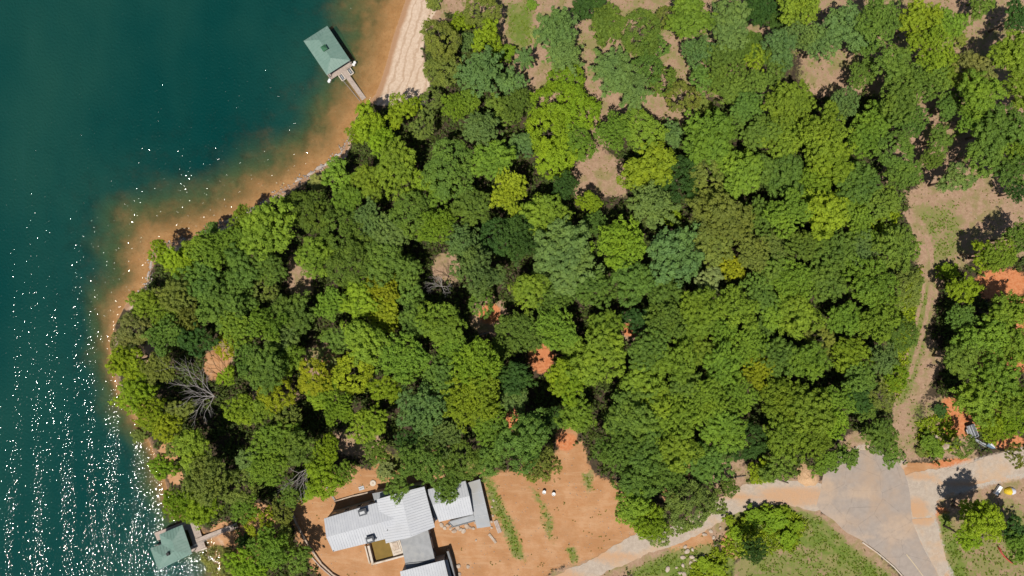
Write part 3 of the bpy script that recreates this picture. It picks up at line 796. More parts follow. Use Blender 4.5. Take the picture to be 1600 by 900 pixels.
lk = [[hp(668, 772, 3.4), hp(674, 770.5, 3.4), hp(684, 812, 3.2), hp(680.3, 814, 3.2)]]
roof_part(gar, GO, lk, M['slabroof'], .12, 0, name='link_roof'); walls(gar, GO, lk, M['wall'], .9)
cpt = thing('carport', 'long narrow flat grey roof along the right end of the garage', 'carport', Vector((*P(748, 788).xy, Z0)))
CO = cpt.location.copy()
cr = [[hp(728.6, 755, 3.3), hp(749.8, 748.8, 3.3), hp(767, 822.5, 3.3), hp(745.2, 825.6, 3.3)]]
roof_part(cpt, CO, cr, M['slabroof'], .22, 0, name='flat_roof')
nj = 4
for j in range(1, nj):
    a = cr[0][0].lerp(cr[0][3], j / nj); b = cr[0][1].lerp(cr[0][2], j / nj)
    MB().bar(a + Vector((0, 0, .015)), b + Vector((0, 0, .015)), .08, .03).part('roof_joint', M['greymetal'], cpt, CO)
for p in cr[0]:
    q = ins(cr, p, .88); MB().bar(Vector((q.x, q.y, Z0 - 1)), Vector((q.x, q.y, q.z - .1)), .2, .2) if False else MB().tube([Vector((q.x, q.y, Z0 - 1.5)), Vector((q.x, q.y, q.z - .1))], [.12, .12], 6).part('post', M['darkwood'], cpt, CO)
# pool court
def gp(a, b, h): return PZ(a, b, Z0 + h)
pool = thing('swimming_pool', 'unfinished pool of brown water with pale concrete rim and steps beside the house', 'pool', Vector((*P(598, 862).xy, Z0 - .3)))
PO = pool.location.copy()
MB().prism([gp(580, 846, .42), gp(588, 876, .42), gp(616, 868, .42), gp(606, 838, .42)][::1], .1).part('water', M['poolwater'], pool, PO)
wl = MB(); wl.bar(gp(576.5, 851, .3), gp(583.5, 880, .3), .55, 1.6).part('rim_wall', M['concrete'], pool, PO)
MB().bar(gp(571, 852, .1), gp(578, 879.5, .1), .3, 1.0).part('outer_wall', M['concrete'], pool, PO)
MB().bar(gp(583.2, 879.4, .35), gp(632, 866.5, .35), .4, 1.7).part('rim_wall', M['concrete'], pool, PO)
st = [gp(609, 845.5, 0), gp(625, 841, 0), gp(631.5, 862, 0), gp(615.5, 867, 0)]
cst = sum(st, Vector()) / 4
for j, (sc_, z_) in enumerate(((1.0, .75), (.76, .92), (.5, 1.08))):
    shift = (st[1] + st[0]) / 2 - cst
    tp = [Vector((cst.x + (q.x - cst.x) * sc_ + shift.x * (1 - sc_) * .6, cst.y + (q.y - cst.y) * sc_ + shift.y * (1 - sc_) * .6, Z0 + z_)) for q in st]
    MB().prism(tp[::-1], 1.2 + .0 * j).part('step', M['concrete'] if j < 2 else M['rock'], pool, PO)
    if j: MB().bar(tp[3] + Vector((0, 0, -.08)), tp[2] + Vector((0, 0, -.08)), .12, .14).part('step_edge', M['darkwood'], pool, PO)
# standing wall at the lower right of the house, painted dark for its shade
def tall_wall(name, pts, h, th, mtl, label, cat='wall', base=None):
    w = [P(a, b) for a, b in pts]; o = w[0].copy()
    mb = MB()
    for i in range(len(w) - 1):
        a, b = w[i], w[i + 1]; d = (b - a); d.z = 0; d.normalize()
        lo = min(a.z, b.z) - .4
        a2 = Vector((a.x, a.y, (a.z + h + lo) / 2)) - d * th * .2 ; b2 = Vector((b.x, b.y, (b.z + h + lo) / 2)) + d * th * .2
        mb.bar(a2, b2, th, (a.z + h - lo))
    me = mb.mesh(name, mtl, o); ob = link(name, me, None, o); return tag(ob, label, cat)
tall_wall('retaining_wall', [(701, 856), (706, 872), (713, 903)], 2.4, .5, M['darkmetal'], 'standing wall beside the lower house roof, its shade painted dark grey')
tall_wall('retaining_wall', [(523, 783), (553, 774), (585, 767)], .5, .3, M['rock'], 'low retaining wall behind the main house roof at the clay yard')
tall_wall('retaining_wall', [(456, 795), (463, 815), (472, 832), (482, 850), (492, 864), (503, 880), (520, 896), (545, 910)], .6, .35, M['rock'], 'curved low stone wall between the clay yard and the lakeside trees')
tall_wall('timber_edging', [(486, 868), (500, 884), (518, 900), (540, 915)], .4, .25, M['wood'], 'curved timber edging outside the low stone wall left of the house', 'edging')

# ------------------------------------------------------------------ rocks and small things
RK = []
def rock_mesh(seed, flat=.65):
    rnd = np.random.default_rng(seed)
    import bmesh
    bm = bmesh.new(); bmesh.ops.create_icosphere(bm, subdivisions=2, radius=1)
    ax = rnd.normal(size=(7, 3)); ax /= np.linalg.norm(ax, axis=1)[:, None]; cut = rnd.uniform(.55, .9, 7)
    for v in bm.verts:
        p = np.array(v.co)
        for a, c in zip(ax, cut):
            d = p @ a
            if d > c: p = p - a * (d - c)
        p[2] *= flat; v.co = p * (1 + rnd.normal() * .02)
    me = bpy.data.meshes.new('boulder'); bm.to_mesh(me); bm.free(); me.materials.append(M['rock']); return me
RK = [rock_mesh(i) for i in range(5)]
RKS = [rock_mesh(i + 20, .4) for i in range(4)]
for m_ in RKS: m_.materials.clear(); m_.materials.append(M['shorerock'])
rnd = random.Random(5)
def rock(px, py, rpx, label, name='boulder', group=None, pool_=RK, sx=1.0, rz=None, sink=.25, cat='boulder'):
    o = bpy.data.objects.new(name, rnd.choice(pool_)); COL.objects.link(o)
    p = P(px, py); s = rpx * S
    o.location = (p.x, p.y, gz(p.x, p.y) + s * (.5 - sink) * .6)
    o.scale = (s * sx, s * rnd.uniform(.75, 1.0), s * rnd.uniform(.8, 1.1)); o.rotation_euler = (0, 0, rnd.uniform(0, 6.28) if rz is None else rz)
    return tag(o, label, cat, group)
BL = [(1042.7, 889, 5.5, 'lone long pale boulder in grass left of the heap'), (1101, 835, 4.5, 'pale boulder at the top of the heap beside the red soil patch'), (1110.7, 830, 3.8, 'small pale boulder right of the topmost heap boulder'),
    (1114.7, 840, 4, 'upper boulder of the pair on the right of the heap'), (1117, 850, 3.8, 'lower boulder of the pair on the right of the heap'), (1125, 825, 3, 'small boulder nearest the gravel drive bend'),
    (1067, 870.7, 4.8, 'left boulder of the middle row of the heap'), (1080.7, 870, 4.8, 'second boulder of the middle row of the heap'), (1087, 874, 5, 'third boulder of the middle row of the heap, pinkish'),
    (1098.7, 869, 4.2, 'right boulder of the middle row, alone in greenery'), (1079, 879, 4, 'boulder just below the middle row of the heap'), (1067, 882.7, 4.4, 'left boulder of the lower row of the heap'),
    (1081, 886.7, 3.6, 'right small boulder of the lower row of the heap'), (1094, 881, 3.6, 'small boulder sunk in lime undergrowth right of the heap'), (1062, 894.7, 4, 'left boulder of the bottom pair at the picture edge'),
    (1069, 897, 4.4, 'right boulder of the bottom pair at the picture edge'), (1073, 861, 5, 'large pale boulder just below the gravel drive'), (1070.5, 854, 3.8, 'flat boulder with dark shadow at the drive edge'),
    (1082, 858, 4, 'boulder between the drive and the middle row of the heap'), (1057, 886.7, 2.6, 'smallest boulder left of the lower row of the heap')]
for x, y, r_, l in BL: rock(x, y, r_ * .8, l, group='boulder heap below the gravel drive', sx=1.2)
side = ['leftmost', 'second', 'third', 'fourth', 'fifth', 'sixth', 'seventh', 'eighth', 'ninth', 'tenth', 'eleventh', 'twelfth']
for i in range(12):
    t = i / 11; x = 690 + 54 * t; y = 820 + (7 * math.sin(i * 2.1)) * .5 + 7 * math.sin(t * 3.1)
    rock(x, y, rnd.uniform(2.6, 4.0), f'{side[i]} pale stone from the left in the row below the garage roof', group='pale stones below the garage', sx=1.2)
for i, (x, y) in enumerate(((769, 792), (770, 806), (768, 815), (771, 782), (768, 824))):
    rock(x, y, 2.4, ['second', 'third', 'fourth', 'topmost', 'lowest'][i] + ' pale stone along the right edge of the carport roof', group='stones beside the carport')
for i, (x, y, r_, l) in enumerate(((716, 884, 4, 'white rubble block beside the dark wall, lower left of three'), (731, 885, 3.2, 'white rubble block right of the dark wall'), (718, 897, 3.4, 'white rubble block at the picture edge by the dark wall'), (744, 844, 2, 'small pale stone on the clay yard below the garage'))):
    rock(x, y, r_, l, group='rubble on the clay yard')
# rock ledges on the shore
LG = [(500, 262, 9, 3.0, .5), (514, 254, 8, 2.6, .6), (486, 271, 7, 2.4, .5), (530, 242, 7, 2.2, .7), (384, 333, 9, 3, .5), (371, 339, 9, 2.8, .45), (357, 346, 7, 2.6, .45), (394, 326, 6, 2.2, .6), (300, 376, 7, 2.2, .4), (290, 381, 5, 2, .3),
      (240, 398, 7, 2, 1.5), (236, 414, 8, 2, 1.4), (232, 430, 8, 2.2, 1.4), (237, 441, 4, 2.6, .8), (466, 281, 6, 2, .5), (331, 358, 6, 2, .4)]
for i, (x, y, l_, w_, a_) in enumerate(LG):
    o = rock(x, y, l_, 'x', 'rock_ledge', 'pale rock ledges at the water line', RKS, 1.15, a_, .4, 'rock ledge')
    o.scale = (l_ * S * 1.1, w_ * S * 1.1, .7)
    zone = 'below the upper dock' if x > 440 else 'on the middle left shore' if x > 320 else 'on the sandy spit'
    mem = [q for q in LG if (('a' if q[0] > 440 else 'b' if q[0] > 320 else 'c') == ('a' if x > 440 else 'b' if x > 320 else 'c'))]
    mem.sort(key=lambda q: q[1]); k_ = mem.index((x, y, l_, w_, a_))
    o['label'] = f'pale rock ledge {zone}, {["topmost", "second", "third", "fourth", "fifth", "sixth", "seventh"][k_]} from the top'
# sand pile at the turning circle
def mound(name, px, py, rx, ry, h, mtl, label, cat):
    c = P(px, py); mb_v = []; mb_f = []; n = 22; rg = 7
    rr = random.Random(9); ph = [rr.uniform(0, 6.28) for _ in range(4)]
    for j in range(rg + 1):
        t = j / rg
        for i in range(n):
            a = 2 * math.pi * i / n; k = 1 + .14 * math.sin(2 * a + ph[0]) + .1 * math.sin(3 * a + ph[1]) + .06 * math.sin(7 * a + ph[2])
            x = c.x + math.cos(a) * rx * S * t * k; y = c.y + math.sin(a) * ry * S * t * k
            mb_v.append((x - c.x, y - c.y, gz(x, y) - c.z + h * (1 - t * t) ** 1.2 * (1 + .12 * math.sin(5 * a + 4 * t + ph[3])) - (.06 if j == rg else -.05)))
    for j in range(rg):
        for i in range(n): mb_f.append([j * n + i, (j + 1) * n + i, (j + 1) * n + (i + 1) % n, j * n + (i + 1) % n])
    me = bpy.data.meshes.new(name); me.from_pydata(mb_v, [], mb_f); me.materials.append(mtl)
    for p in me.polygons: p.use_smooth = True
    return tag(link(name, me, None, c), label, cat)
M['sandpile'] = simple('sand_pile', (.50, .31, .165), (.58, .38, .22), 1.2, .95, .2)
mound('sand_pile', 1261, 742, 16, 19, 1.5, M['sandpile'], 'orange sand pile at the upper left of the turning circle', 'sand pile')
def bucket(px, py, label, lid):
    c = P(px, py); t = thing('bucket', label, 'bucket', c, 'white buckets on the clay lot')
    mb = MB(); n = 12
    prof = [(.30, -.05), (.42, .75), (.46, .76), (.46, .82), (.36, .82), (.34, .55)]
    vs = []; fs = []
    for r_, z in prof: vs += [c + Vector((r_ * math.cos(2 * math.pi * i / n), r_ * math.sin(2 * math.pi * i / n), z)) for i in range(n)]
    for j in range(len(prof) - 1):
        for i in range(n): fs.append([j * n + i, j * n + (i + 1) % n, (j + 1) * n + (i + 1) % n, (j + 1) * n + i])
    fs += [list(range(n))[::-1], [(len(prof) - 1) * n + i for i in range(n)]]
    mb.add(vs, fs).part('pail', M['white'], t, c)
    MB().tube([c + Vector((.44, 0, .76)), c + Vector((.3, .3, .95)), c + Vector((0, .42, 1.0)), c + Vector((-.3, .3, .95)), c + Vector((-.44, 0, .76))], [.02] * 5, 5).part('handle', M['darkmetal'], t, c)
bucket(850, 767.5, 'white bucket at the tip of the tree above the clay lot, left one', 0)
bucket(864.8, 770.5, 'white bucket on open clay, the right one of two', 1)
# round well cover and slab behind the house
c = P(583, 754.5); t = thing('septic_lid', 'round cream lid on the clay yard behind the house', 'lid', c)
MB().tube([c, c + Vector((0, 0, .25)), c + Vector((0, 0, .32))], [.75, .75, .6], 14).part('cover', M['concrete'], t, c); MB().tube([c + Vector((0, 0, .3)), c + Vector((0, 0, .4))], [.25, .2], 8).part('knob', M['rock'], t, c)
c = P(565, 762.5); t = thing('metal_plate', 'small grey plate lying on the clay yard behind the house', 'plate', c)
MB().box(c + Vector((0, 0, .1)), 1.3, .9, .16, .3).part('slab', M['greymetal'], t, c); MB().box(c + Vector((0, 0, .2)), 1.0, .12, .05, .3).part('rib', M['darkmetal'], t, c)
def board(px0, py0, px1, py1, w, label, mtl='wood'):
    a, b = P(px0, py0), P(px1, py1); o = a.copy()
    t = thing('plank_stack', label, 'planks', o)
    for j in range(3):
        s_ = Vector((-(b - a).y, (b - a).x, 0)).normalized() * (j - 1) * w / 3
        MB().bar(a + s_ + Vector((0, 0, .12)), b + s_ + Vector((0, 0, .12)), w / 3.3, .2).part('plank', M[mtl], t, o)
board(774, 813, 781, 832, 1.0, 'stack of weathered planks on grass right of the carport')
board(508, 757, 526, 785, .4, 'thin pale pole of boards leaning toward the back yard wall', 'deadwood')
board(764, 834, 775, 848, .6, 'pale boards on the yard edge below the carport', 'rock')
def tyre(px, py, label):
    c = P(px, py); n, m_ = 14, 6; vs = []; fs = []
    for i in range(n):
        a = 2 * math.pi * i / n
        for j in range(m_):
            b = 2 * math.pi * j / m_; r_ = .34 + .12 * math.cos(b)
            vs.append((r_ * math.cos(a), r_ * math.sin(a), .12 + .11 * math.sin(b)))
    for i in range(n):
        for j in range(m_): fs.append([i * m_ + j, ((i + 1) % n) * m_ + j, ((i + 1) % n) * m_ + (j + 1) % m_, i * m_ + (j + 1) % m_])
    me = bpy.data.meshes.new('tyre'); me.from_pydata(vs, [], fs); me.materials.append(M['rubber'])
    return tag(link('tyre', me, None, c), label, 'tyre', 'scrap around the trailer')
for x, y, l in ((1530, 698, 'black tyre at the lower left of the scrap beside the trailer'), (1534, 702, 'black tyre lowest of the scrap beside the trailer'), (1526, 684, 'black tyre just below the trailer')): tyre(x, y, l)
# utility trailer
c = P(1515, 672); an = math.atan2(-(688 - 660), (1521 - 1510)) ; ca, sa = math.cos(an), math.sin(an)
def tl(x, y, z): return c + Vector((x * ca - y * sa, x * sa + y * ca, z))
tr = thing('utility_trailer', 'grey utility trailer with side rails on red dirt at the right edge of the picture', 'trailer', c)
MB().box(tl(0, 0, .7), 3.2, 1.7, .1, an).part('bed', M['darkmetal'], tr, c)
for s in (-1, 1):
    MB().bar(tl(-1.6, s * .85, 1.0), tl(1.6, s * .85, 1.0), .14, .5).part('side_rail', M['greymetal'], tr, c)
    w = MB().tube([tl(-.2, s * 1.0, .35), tl(-.2, s * 1.22, .35)], [.36, .36], 12).part('wheel', M['rubber'], tr, c)
    MB().bar(tl(-.75, s * 1.1, .82), tl(.35, s * 1.1, .82), .3, .06).part('fender', M['greymetal'], tr, c)
MB().bar(tl(-1.6, -.8, .95), tl(-1.6, .8, .95), .1, .5).part('tailgate', M['rubber'], tr, c)
MB().bar(tl(1.6, -.8, .95), tl(1.6, .8, .95), .1, .5).part('headboard', M['greymetal'], tr, c)
MB().bar(tl(-1.4, .15, .95), tl(1.4, .2, .95), .22, .3).part('beam', M['greymetal'], tr, c)
MB().bar(tl(-1.4, -.35, .85), tl(1.2, -.3, .85), .3, .2).part('beam', M['greymetal'], tr, c)
MB().bar(tl(1.6, .6, .6), tl(2.7, 0, .5), .1, .1).bar(tl(1.6, -.6, .6), tl(2.7, 0, .5), .1, .1).part('drawbar', M['darkmetal'], tr, c)
c0 = P(1522, 686); c1 = P(1538, 694)
o = MB().bar(c0 + Vector((0, 0, .5)), c1 + Vector((0, 0, .4)), .35, .3).bar(c0 + Vector((.2, -.4, .25)), c1 + Vector((.1, -.6, .2)), .12, .5)
tag(link('steel_beam', o.mesh('steel_beam', M['greymetal'], c0), None, c0), 'long grey steel beam lying between the trailer and the white hull', 'beam')
# small white boat hull, bow toward lower right
c = P(1547, 696); an = math.atan2(-(6), 9); ca, sa = math.cos(an), math.sin(an)
bt = thing('dinghy', 'small white and blue-grey upturned hull beside the steel beam', 'dinghy', c)
vs = []; fs = []; nl, nw = 10, 9
for i in range(nl + 1):
    t = i / nl; x = -1.1 + 2.2 * t; hw = .62 * (1 - t ** 3) ** .6 if t < 1 else .02
    for j in range(nw):
        a = math.pi * j / (nw - 1); y = math.cos(a) * hw; z = .1 + .75 * math.sin(a) ** .7 * (.65 + .35 * (1 - t ** 2))
        vs.append(c + Vector((x * ca - y * sa, x * sa + y * ca, z)))
for i in range(nl):
    for j in range(nw - 1): fs.append([i * nw + j, (i + 1) * nw + j, (i + 1) * nw + j + 1, i * nw + j + 1])
up = [f for f in fs if (f[0] % nw) < 4]; dn = [f for f in fs if (f[0] % nw) >= 4]
MB().add(vs, up + [list(range(nw))]).part('hull', M['white'], bt, c, True); MB().add(vs, dn).part('hull_side', M['blue'], bt, c, True)
# white box and small tent
c = P(1557, 765); t = thing('storage_box', 'white long storage box beside the yellow and white dome tent', 'box', c); an = math.atan2(14, 9)
MB().box(c + Vector((0, 0, .35)), 2.2, .75, .7, an).part('chest', M['white'], t, c); MB().box(c + Vector((0, 0, .74)), 2.3, .85, .1, an).part('lid', M['white'], t, c)
MB().box(c + Vector((.02, .05, .81)), .25, .2, .06, an).part('latch', M['darkmetal'], t, c)
c = P(1577.5, 767); t = thing('dome_tent', 'small low dome tent, yellow on the left and pale lilac on the right', 'tent', c)
n = 12; rg = 5
for half, mtl in ((0, 'yellow'), (1, 'lilac')):
    vs = []; fs = []
    for j in range(rg + 1):
        el = math.pi / 2 * j / rg
        for i in range(n // 2 + 1):
            a = math.pi / 2 + half * math.pi + math.pi * i / (n // 2)
            k = 1 if i % 2 == 0 else .96
            vs.append(c + Vector((1.5 * k * math.cos(a) * math.cos(el), 1.0 * k * math.sin(a) * math.cos(el), -.05 + 1.1 * math.sin(el))))
    m_ = n // 2 + 1
    for j in range(rg):
        for i in range(m_ - 1): fs.append([j * m_ + i, j * m_ + i + 1, (j + 1) * m_ + i + 1, (j + 1) * m_ + i])
    MB().add(vs, fs).part('canopy', M[mtl], t, c)
MB().tube([c + Vector((0, -1.02, 0)), c + Vector((0, -.75, .75)), c + Vector((0, 0, 1.1)), c + Vector((0, .75, .75)), c + Vector((0, 1.02, 0))], [.03] * 5, 5).part('tent_pole', M['greymetal'], t, c)
# bent red pipe rail
q = [P(a, b) for a, b in ((1558, 854), (1562, 863), (1568, 870), (1576, 877), (1582, 880))]; o = q[0].copy()
t = thing('red_rail', 'bent red pipe rail in the grass near the bottom right corner', 'rail', o)
for h in (.45, .95): MB().tube([v + Vector((0, 0, h)) for v in q], [.09] * 5, 6).part('pipe', M['redpaint'], t, o, True)
for v in (q[0], q[2], q[4]): MB().tube([v - Vector((0, 0, .2)), v + Vector((0, 0, 1.05))], [.08, .08], 6).part('post', M['redpaint'], t, o)
c = P(1463, 683); rock(1463, 683, 4.5, 'pale boulder among bushes above the gravel track')
rock(1476, 697, 5.5, 'long pale slab of rock above the gravel track', sx=1.5); rock(1309, 686, 3, 'small white rock under the trees above the turning circle'); rock(1339, 667, 3, 'small white rock at the tan patch above the turning circle')
# fallen logs
def log(px0, py0, px1, py1, r_, label, mtl='bark'):
    a, b = P(px0, py0, r_), P(px1, py1, r_); d = (b - a)
    mb = MB().tube([a, a + d * .35 + Vector((0, .15, .02)), a + d * .7, b], [r_, r_ * .9, r_ * .75, r_ * .5], 7)
    mb.tube([a + d * .55, a + d * .68 + Vector((.5, .6, .35))], [r_ * .4, r_ * .15], 5)
    tag(link('fallen_log', mb.mesh('fallen_log', M[mtl], a, True), None, a), label, 'log')
log(1204, 746, 1232, 755, .22, 'dark fallen log at the upper edge of the gravel drive')
log(1524, 842, 1540, 838, .25, 'dark short log in lime bush near the bottom right corner')
log(1140, 748, 1166, 743, .2, 'thin dark log above the gravel drive at the wood edge')
log(434, 744, 452, 730, .28, 'dark fallen log beside the dead tree left of the house')
log(724, 532, 768, 518, .14, 'thin pale fallen branch in the brown gap of the canopy', 'deadwood')
log(1536, 558, 1560, 574, .2, 'dark fallen log on red dirt among right edge trees')

# ------------------------------------------------------------------ trees
def leafcloud(C, RC, nleaf, size, rng, up=.8, flat=.75, radial=None, aspect=.7, jit=.55, tintc=None, lift=.0):
    """C (n,3) clump centres, RC radii -> quads"""
    n = len(C); k = nleaf
    d = rng.normal(size=(n, k, 3)); d[..., 2] += up
    if radial is not None: d += radial[:, None, :] * .5
    d /= np.linalg.norm(d, axis=-1, keepdims=True)
    r = RC[:, None, None] * (.55 + .5 * rng.random((n, k, 1)))
    off = d * r * np.array([1, 1, flat])
    aa = rng.uniform(0, 6.28, (n, 1)); ca, sa = np.cos(aa), np.sin(aa); s1 = rng.uniform(1.0, 1.6, (n, 1)); s2 = 1.1 / s1
    u_ = (off[..., 0] * ca + off[..., 1] * sa) * s1; v_ = (-off[..., 0] * sa + off[..., 1] * ca) * s2
    off = np.stack([u_ * ca - v_ * sa, u_ * sa + v_ * ca, off[..., 2]], -1)
    stray = np.where(rng.random((n, k, 1)) < .12, rng.uniform(1.1, 1.7, (n, k, 1)), 1.0)
    pos = C[:, None, :] + off * stray
    nr = d + rng.normal(size=d.shape) * jit; nr[..., 2] += lift; nr /= np.linalg.norm(nr, axis=-1, keepdims=True)
    t = np.cross(nr, rng.normal(size=d.shape)); t /= np.linalg.norm(t, axis=-1, keepdims=True)
    b = np.cross(nr, t)
    s = size * (.6 + .8 * rng.random((n, k, 1)))
    pos = pos.reshape(-1, 3); t = (t * s).reshape(-1, 3); b = (b * s * aspect).reshape(-1, 3)
    V = np.stack([pos - t, pos - b * .9, pos + t, pos + b * .9], 1).reshape(-1, 3)
    F = np.arange(len(V)).reshape(-1, 4)
    tc = rng.random(n) if tintc is None else tintc
    tint = np.clip(.55 * tc[:, None] + .45 * rng.random((n, k)), 0, 1).ravel()
    return V, F, tint
def spread(rng, n, bias, up=.9):
    """n well separated directions on the upper, outer side of a lobe"""
    out = []
    for _ in range(n):
        d = rng.normal(size=(14, 3)); d[:, 2] += up; d[:, :2] += bias; d /= np.linalg.norm(d, axis=1)[:, None]
        if not out: out.append(d[0]); continue
        q = np.array(out); m = np.linalg.norm(d[:, None] - q[None], axis=2).min(1); out.append(d[m.argmax()])
    return np.array(out)
def crown_mesh(kind, seed, big):
    rng = np.random.default_rng(seed * 7 + 3)
    Cs = []; Rs = []; Rad = []; Tc = []
    hz = {'o': .62, 'f': .62, 'p': .75, 's': .6}[kind]
    if kind in 'o':
        fine = seed % 3
        nl = int((15 if big else 8) * (1.0, 1.35, .8)[fine]); k_ = (1.0, .78, 1.15)[fine]
        ph = rng.uniform(0, 6.28); ex, ey = rng.uniform(.85, 1.1, 2)
        for i in range(nl):
            rho = math.sqrt((i + .4) / nl) * .76 * rng.uniform(.9, 1.08); th = i * 2.39996 + ph + rng.normal() * .3
            cz = hz * math.sqrt(max(0, 1 - rho ** 2)) * .72 + rng.normal() * .10
            lc = np.array([rho * math.cos(th) * ex, rho * math.sin(th) * ey, cz]); lr = rng.uniform(.20, .42) * (1.0 if big else 1.15) * (k_ ** .6)
            nc = int((12 if big else 10) * (lr / .33) ** 2 / k_ ** 1.6) + 3
            d = spread(rng, nc, lc[:2] * .9)
            far = np.where(rng.random((nc, 1)) < .14, rng.uniform(1.1, 1.4, (nc, 1)), rng.uniform(.66, 1.02, (nc, 1)))
            Cs.append(lc + d * lr * far * np.array([1, 1, .75])); Rs.append(rng.uniform(.075, .155, nc) * (1 if big else 1.2) * k_); Rad.append(d)
            Tc.append(np.clip(rng.uniform(.15, .85) + rng.normal(size=nc) * .2, 0, 1))
        nleaf, size, flat, jit = (62, 48, 70)[fine], (.033 if big else .043) * (1, .85, 1.05)[fine], .5, (.45, .65, .38)[fine]
    elif kind == 'f':
        nc = 190 if big else 115
        d = rng.normal(size=(nc, 3)); d[:, 2] = np.abs(d[:, 2]); d /= np.linalg.norm(d, axis=1)[:, None]
        th = np.arctan2(d[:, 1], d[:, 0]); a = rng.uniform(0, 6.28, 4)
        rr = .86 + .10 * np.sin(2 * th + a[0]) + .08 * np.sin(3 * th + a[1]) + .07 * np.sin(5 * th + 3 * d[:, 2] + a[2]) + rng.normal(size=nc) * .05
        Cs.append(d * rr[:, None] * np.array([1, 1, hz])); Rs.append(rng.uniform(.08, .15, nc)); Rad.append(d)
        Tc.append(np.clip(.5 + .3 * np.sin(4 * th + 5 * d[:, 2] + a[3]) + rng.normal(size=nc) * .15, 0, 1))
        nleaf, size, flat, jit = 56, .030 if big else .038, .7, .65
    elif kind == 'p':
        nb = 34 if big else 24
        for i in range(nb):
            lev = (i + .5) / nb; th = i * 2.39996 + rng.normal() * .2; L = (.32 + .68 * (1 - lev) ** .55) * rng.uniform(.8, 1.08)
            zz = hz * (.05 + .95 * lev) ** .9
            m_ = max(3, int(L * 8)); t = np.linspace(.3, 1, m_)
            px = L * t; bend = -.10 * t ** 2
            c = np.stack([px * math.cos(th), px * math.sin(th), zz + bend], 1) + rng.normal(size=(m_, 3)) * .03
            sidev = np.array([-math.sin(th), math.cos(th), 0])
            for sgn in (-1, 0, 1):
                cc = c + sidev * sgn * (.10 * (1.25 - t[:, None]))
                Cs.append(cc); Rs.append(np.full(m_, .085) * rng.uniform(.8, 1.15)); Rad.append(np.tile([math.cos(th), math.sin(th), .2], (m_, 1)))
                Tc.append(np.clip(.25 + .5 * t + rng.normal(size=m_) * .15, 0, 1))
        nleaf, size, flat, jit = 16 if big else 18, .036 if big else .042, .5, .5
    else:
        nl = 6
        for i in range(nl):
            th = i * 2.4 + rng.normal() * .3; rho = .5 * math.sqrt((i + .3) / nl); lc = np.array([rho * math.cos(th), rho * math.sin(th), .25 + rng.normal() * .06]); nc = 12
            d = rng.normal(size=(nc, 3)); d[:, 2] += .8; d /= np.linalg.norm(d, axis=1)[:, None]
            Cs.append(lc + d * .38 * np.array([1, 1, .8])); Rs.append(rng.uniform(.10, .19, nc)); Rad.append(d); Tc.append(np.clip(rng.uniform(.3, .7) + rng.normal(size=nc) * .2, 0, 1))
        nleaf, size, flat, jit = 34, .062, .8, .6
    C = np.vstack(Cs); RC = np.concatenate(Rs); Rad = np.vstack(Rad); Tc = np.concatenate(Tc)
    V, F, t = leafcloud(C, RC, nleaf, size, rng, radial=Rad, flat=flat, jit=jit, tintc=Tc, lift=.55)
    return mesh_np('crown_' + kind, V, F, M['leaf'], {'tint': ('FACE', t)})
def trunk_mesh(kind, seed):
    """unit trunk: z 0..1 reaches the crown centre, limbs of unit spread scaled apart"""
    rr = random.Random(seed); mb = MB()
    mb.tube([(0, 0, -.06), (.02, 0, .3), (-.01, .02, .7), (0, 0, 1.0)], [.045, .034, .027, .016], 8)
    for i in range(6):
        a = i * 1.05 + rr.uniform(-.3, .3); z = rr.uniform(.55, .9); L = rr.uniform(.25, .4)
        p0 = Vector((0, 0, z)); p1 = p0 + Vector((math.cos(a) * L * .5, math.sin(a) * L * .5, .10)); p2 = p0 + Vector((math.cos(a) * L, math.sin(a) * L, .22))
        mb.tube([p0, p1, p2], [.016, .011, .004], 5)
    return mb.mesh('trunk', M['bark'], smooth=True)
CR = {(k, b): [crown_mesh(k, i + (40 if b else 0) + ord(k), b) for i in range({'o': 9 if b else 6, 'f': 4, 'p': 3, 's': 3}[k])] for k in 'ofps' for b in ((True, False) if k != 's' else (False,))}
TK = [trunk_mesh('o', i) for i in range(4)]
COLS = {'L': (.215, .318, .02), 'H': (.21, .305, .025), 'M': (.13, .212, .036), 'D': (.054, .112, .024), 'B': (.135, .22, .062), 'Y': (.31, .355, .022), 'O': (.18, .225, .046), 'G': (.178, .275, .031), 'P': (.235, .27, .085)}
CNAME = {'L': 'lime green', 'H': 'light green', 'M': 'mid green', 'D': 'dark green', 'B': 'blue-green', 'Y': 'yellow-green', 'O': 'olive green', 'G': 'fresh green', 'P': 'pale olive'}
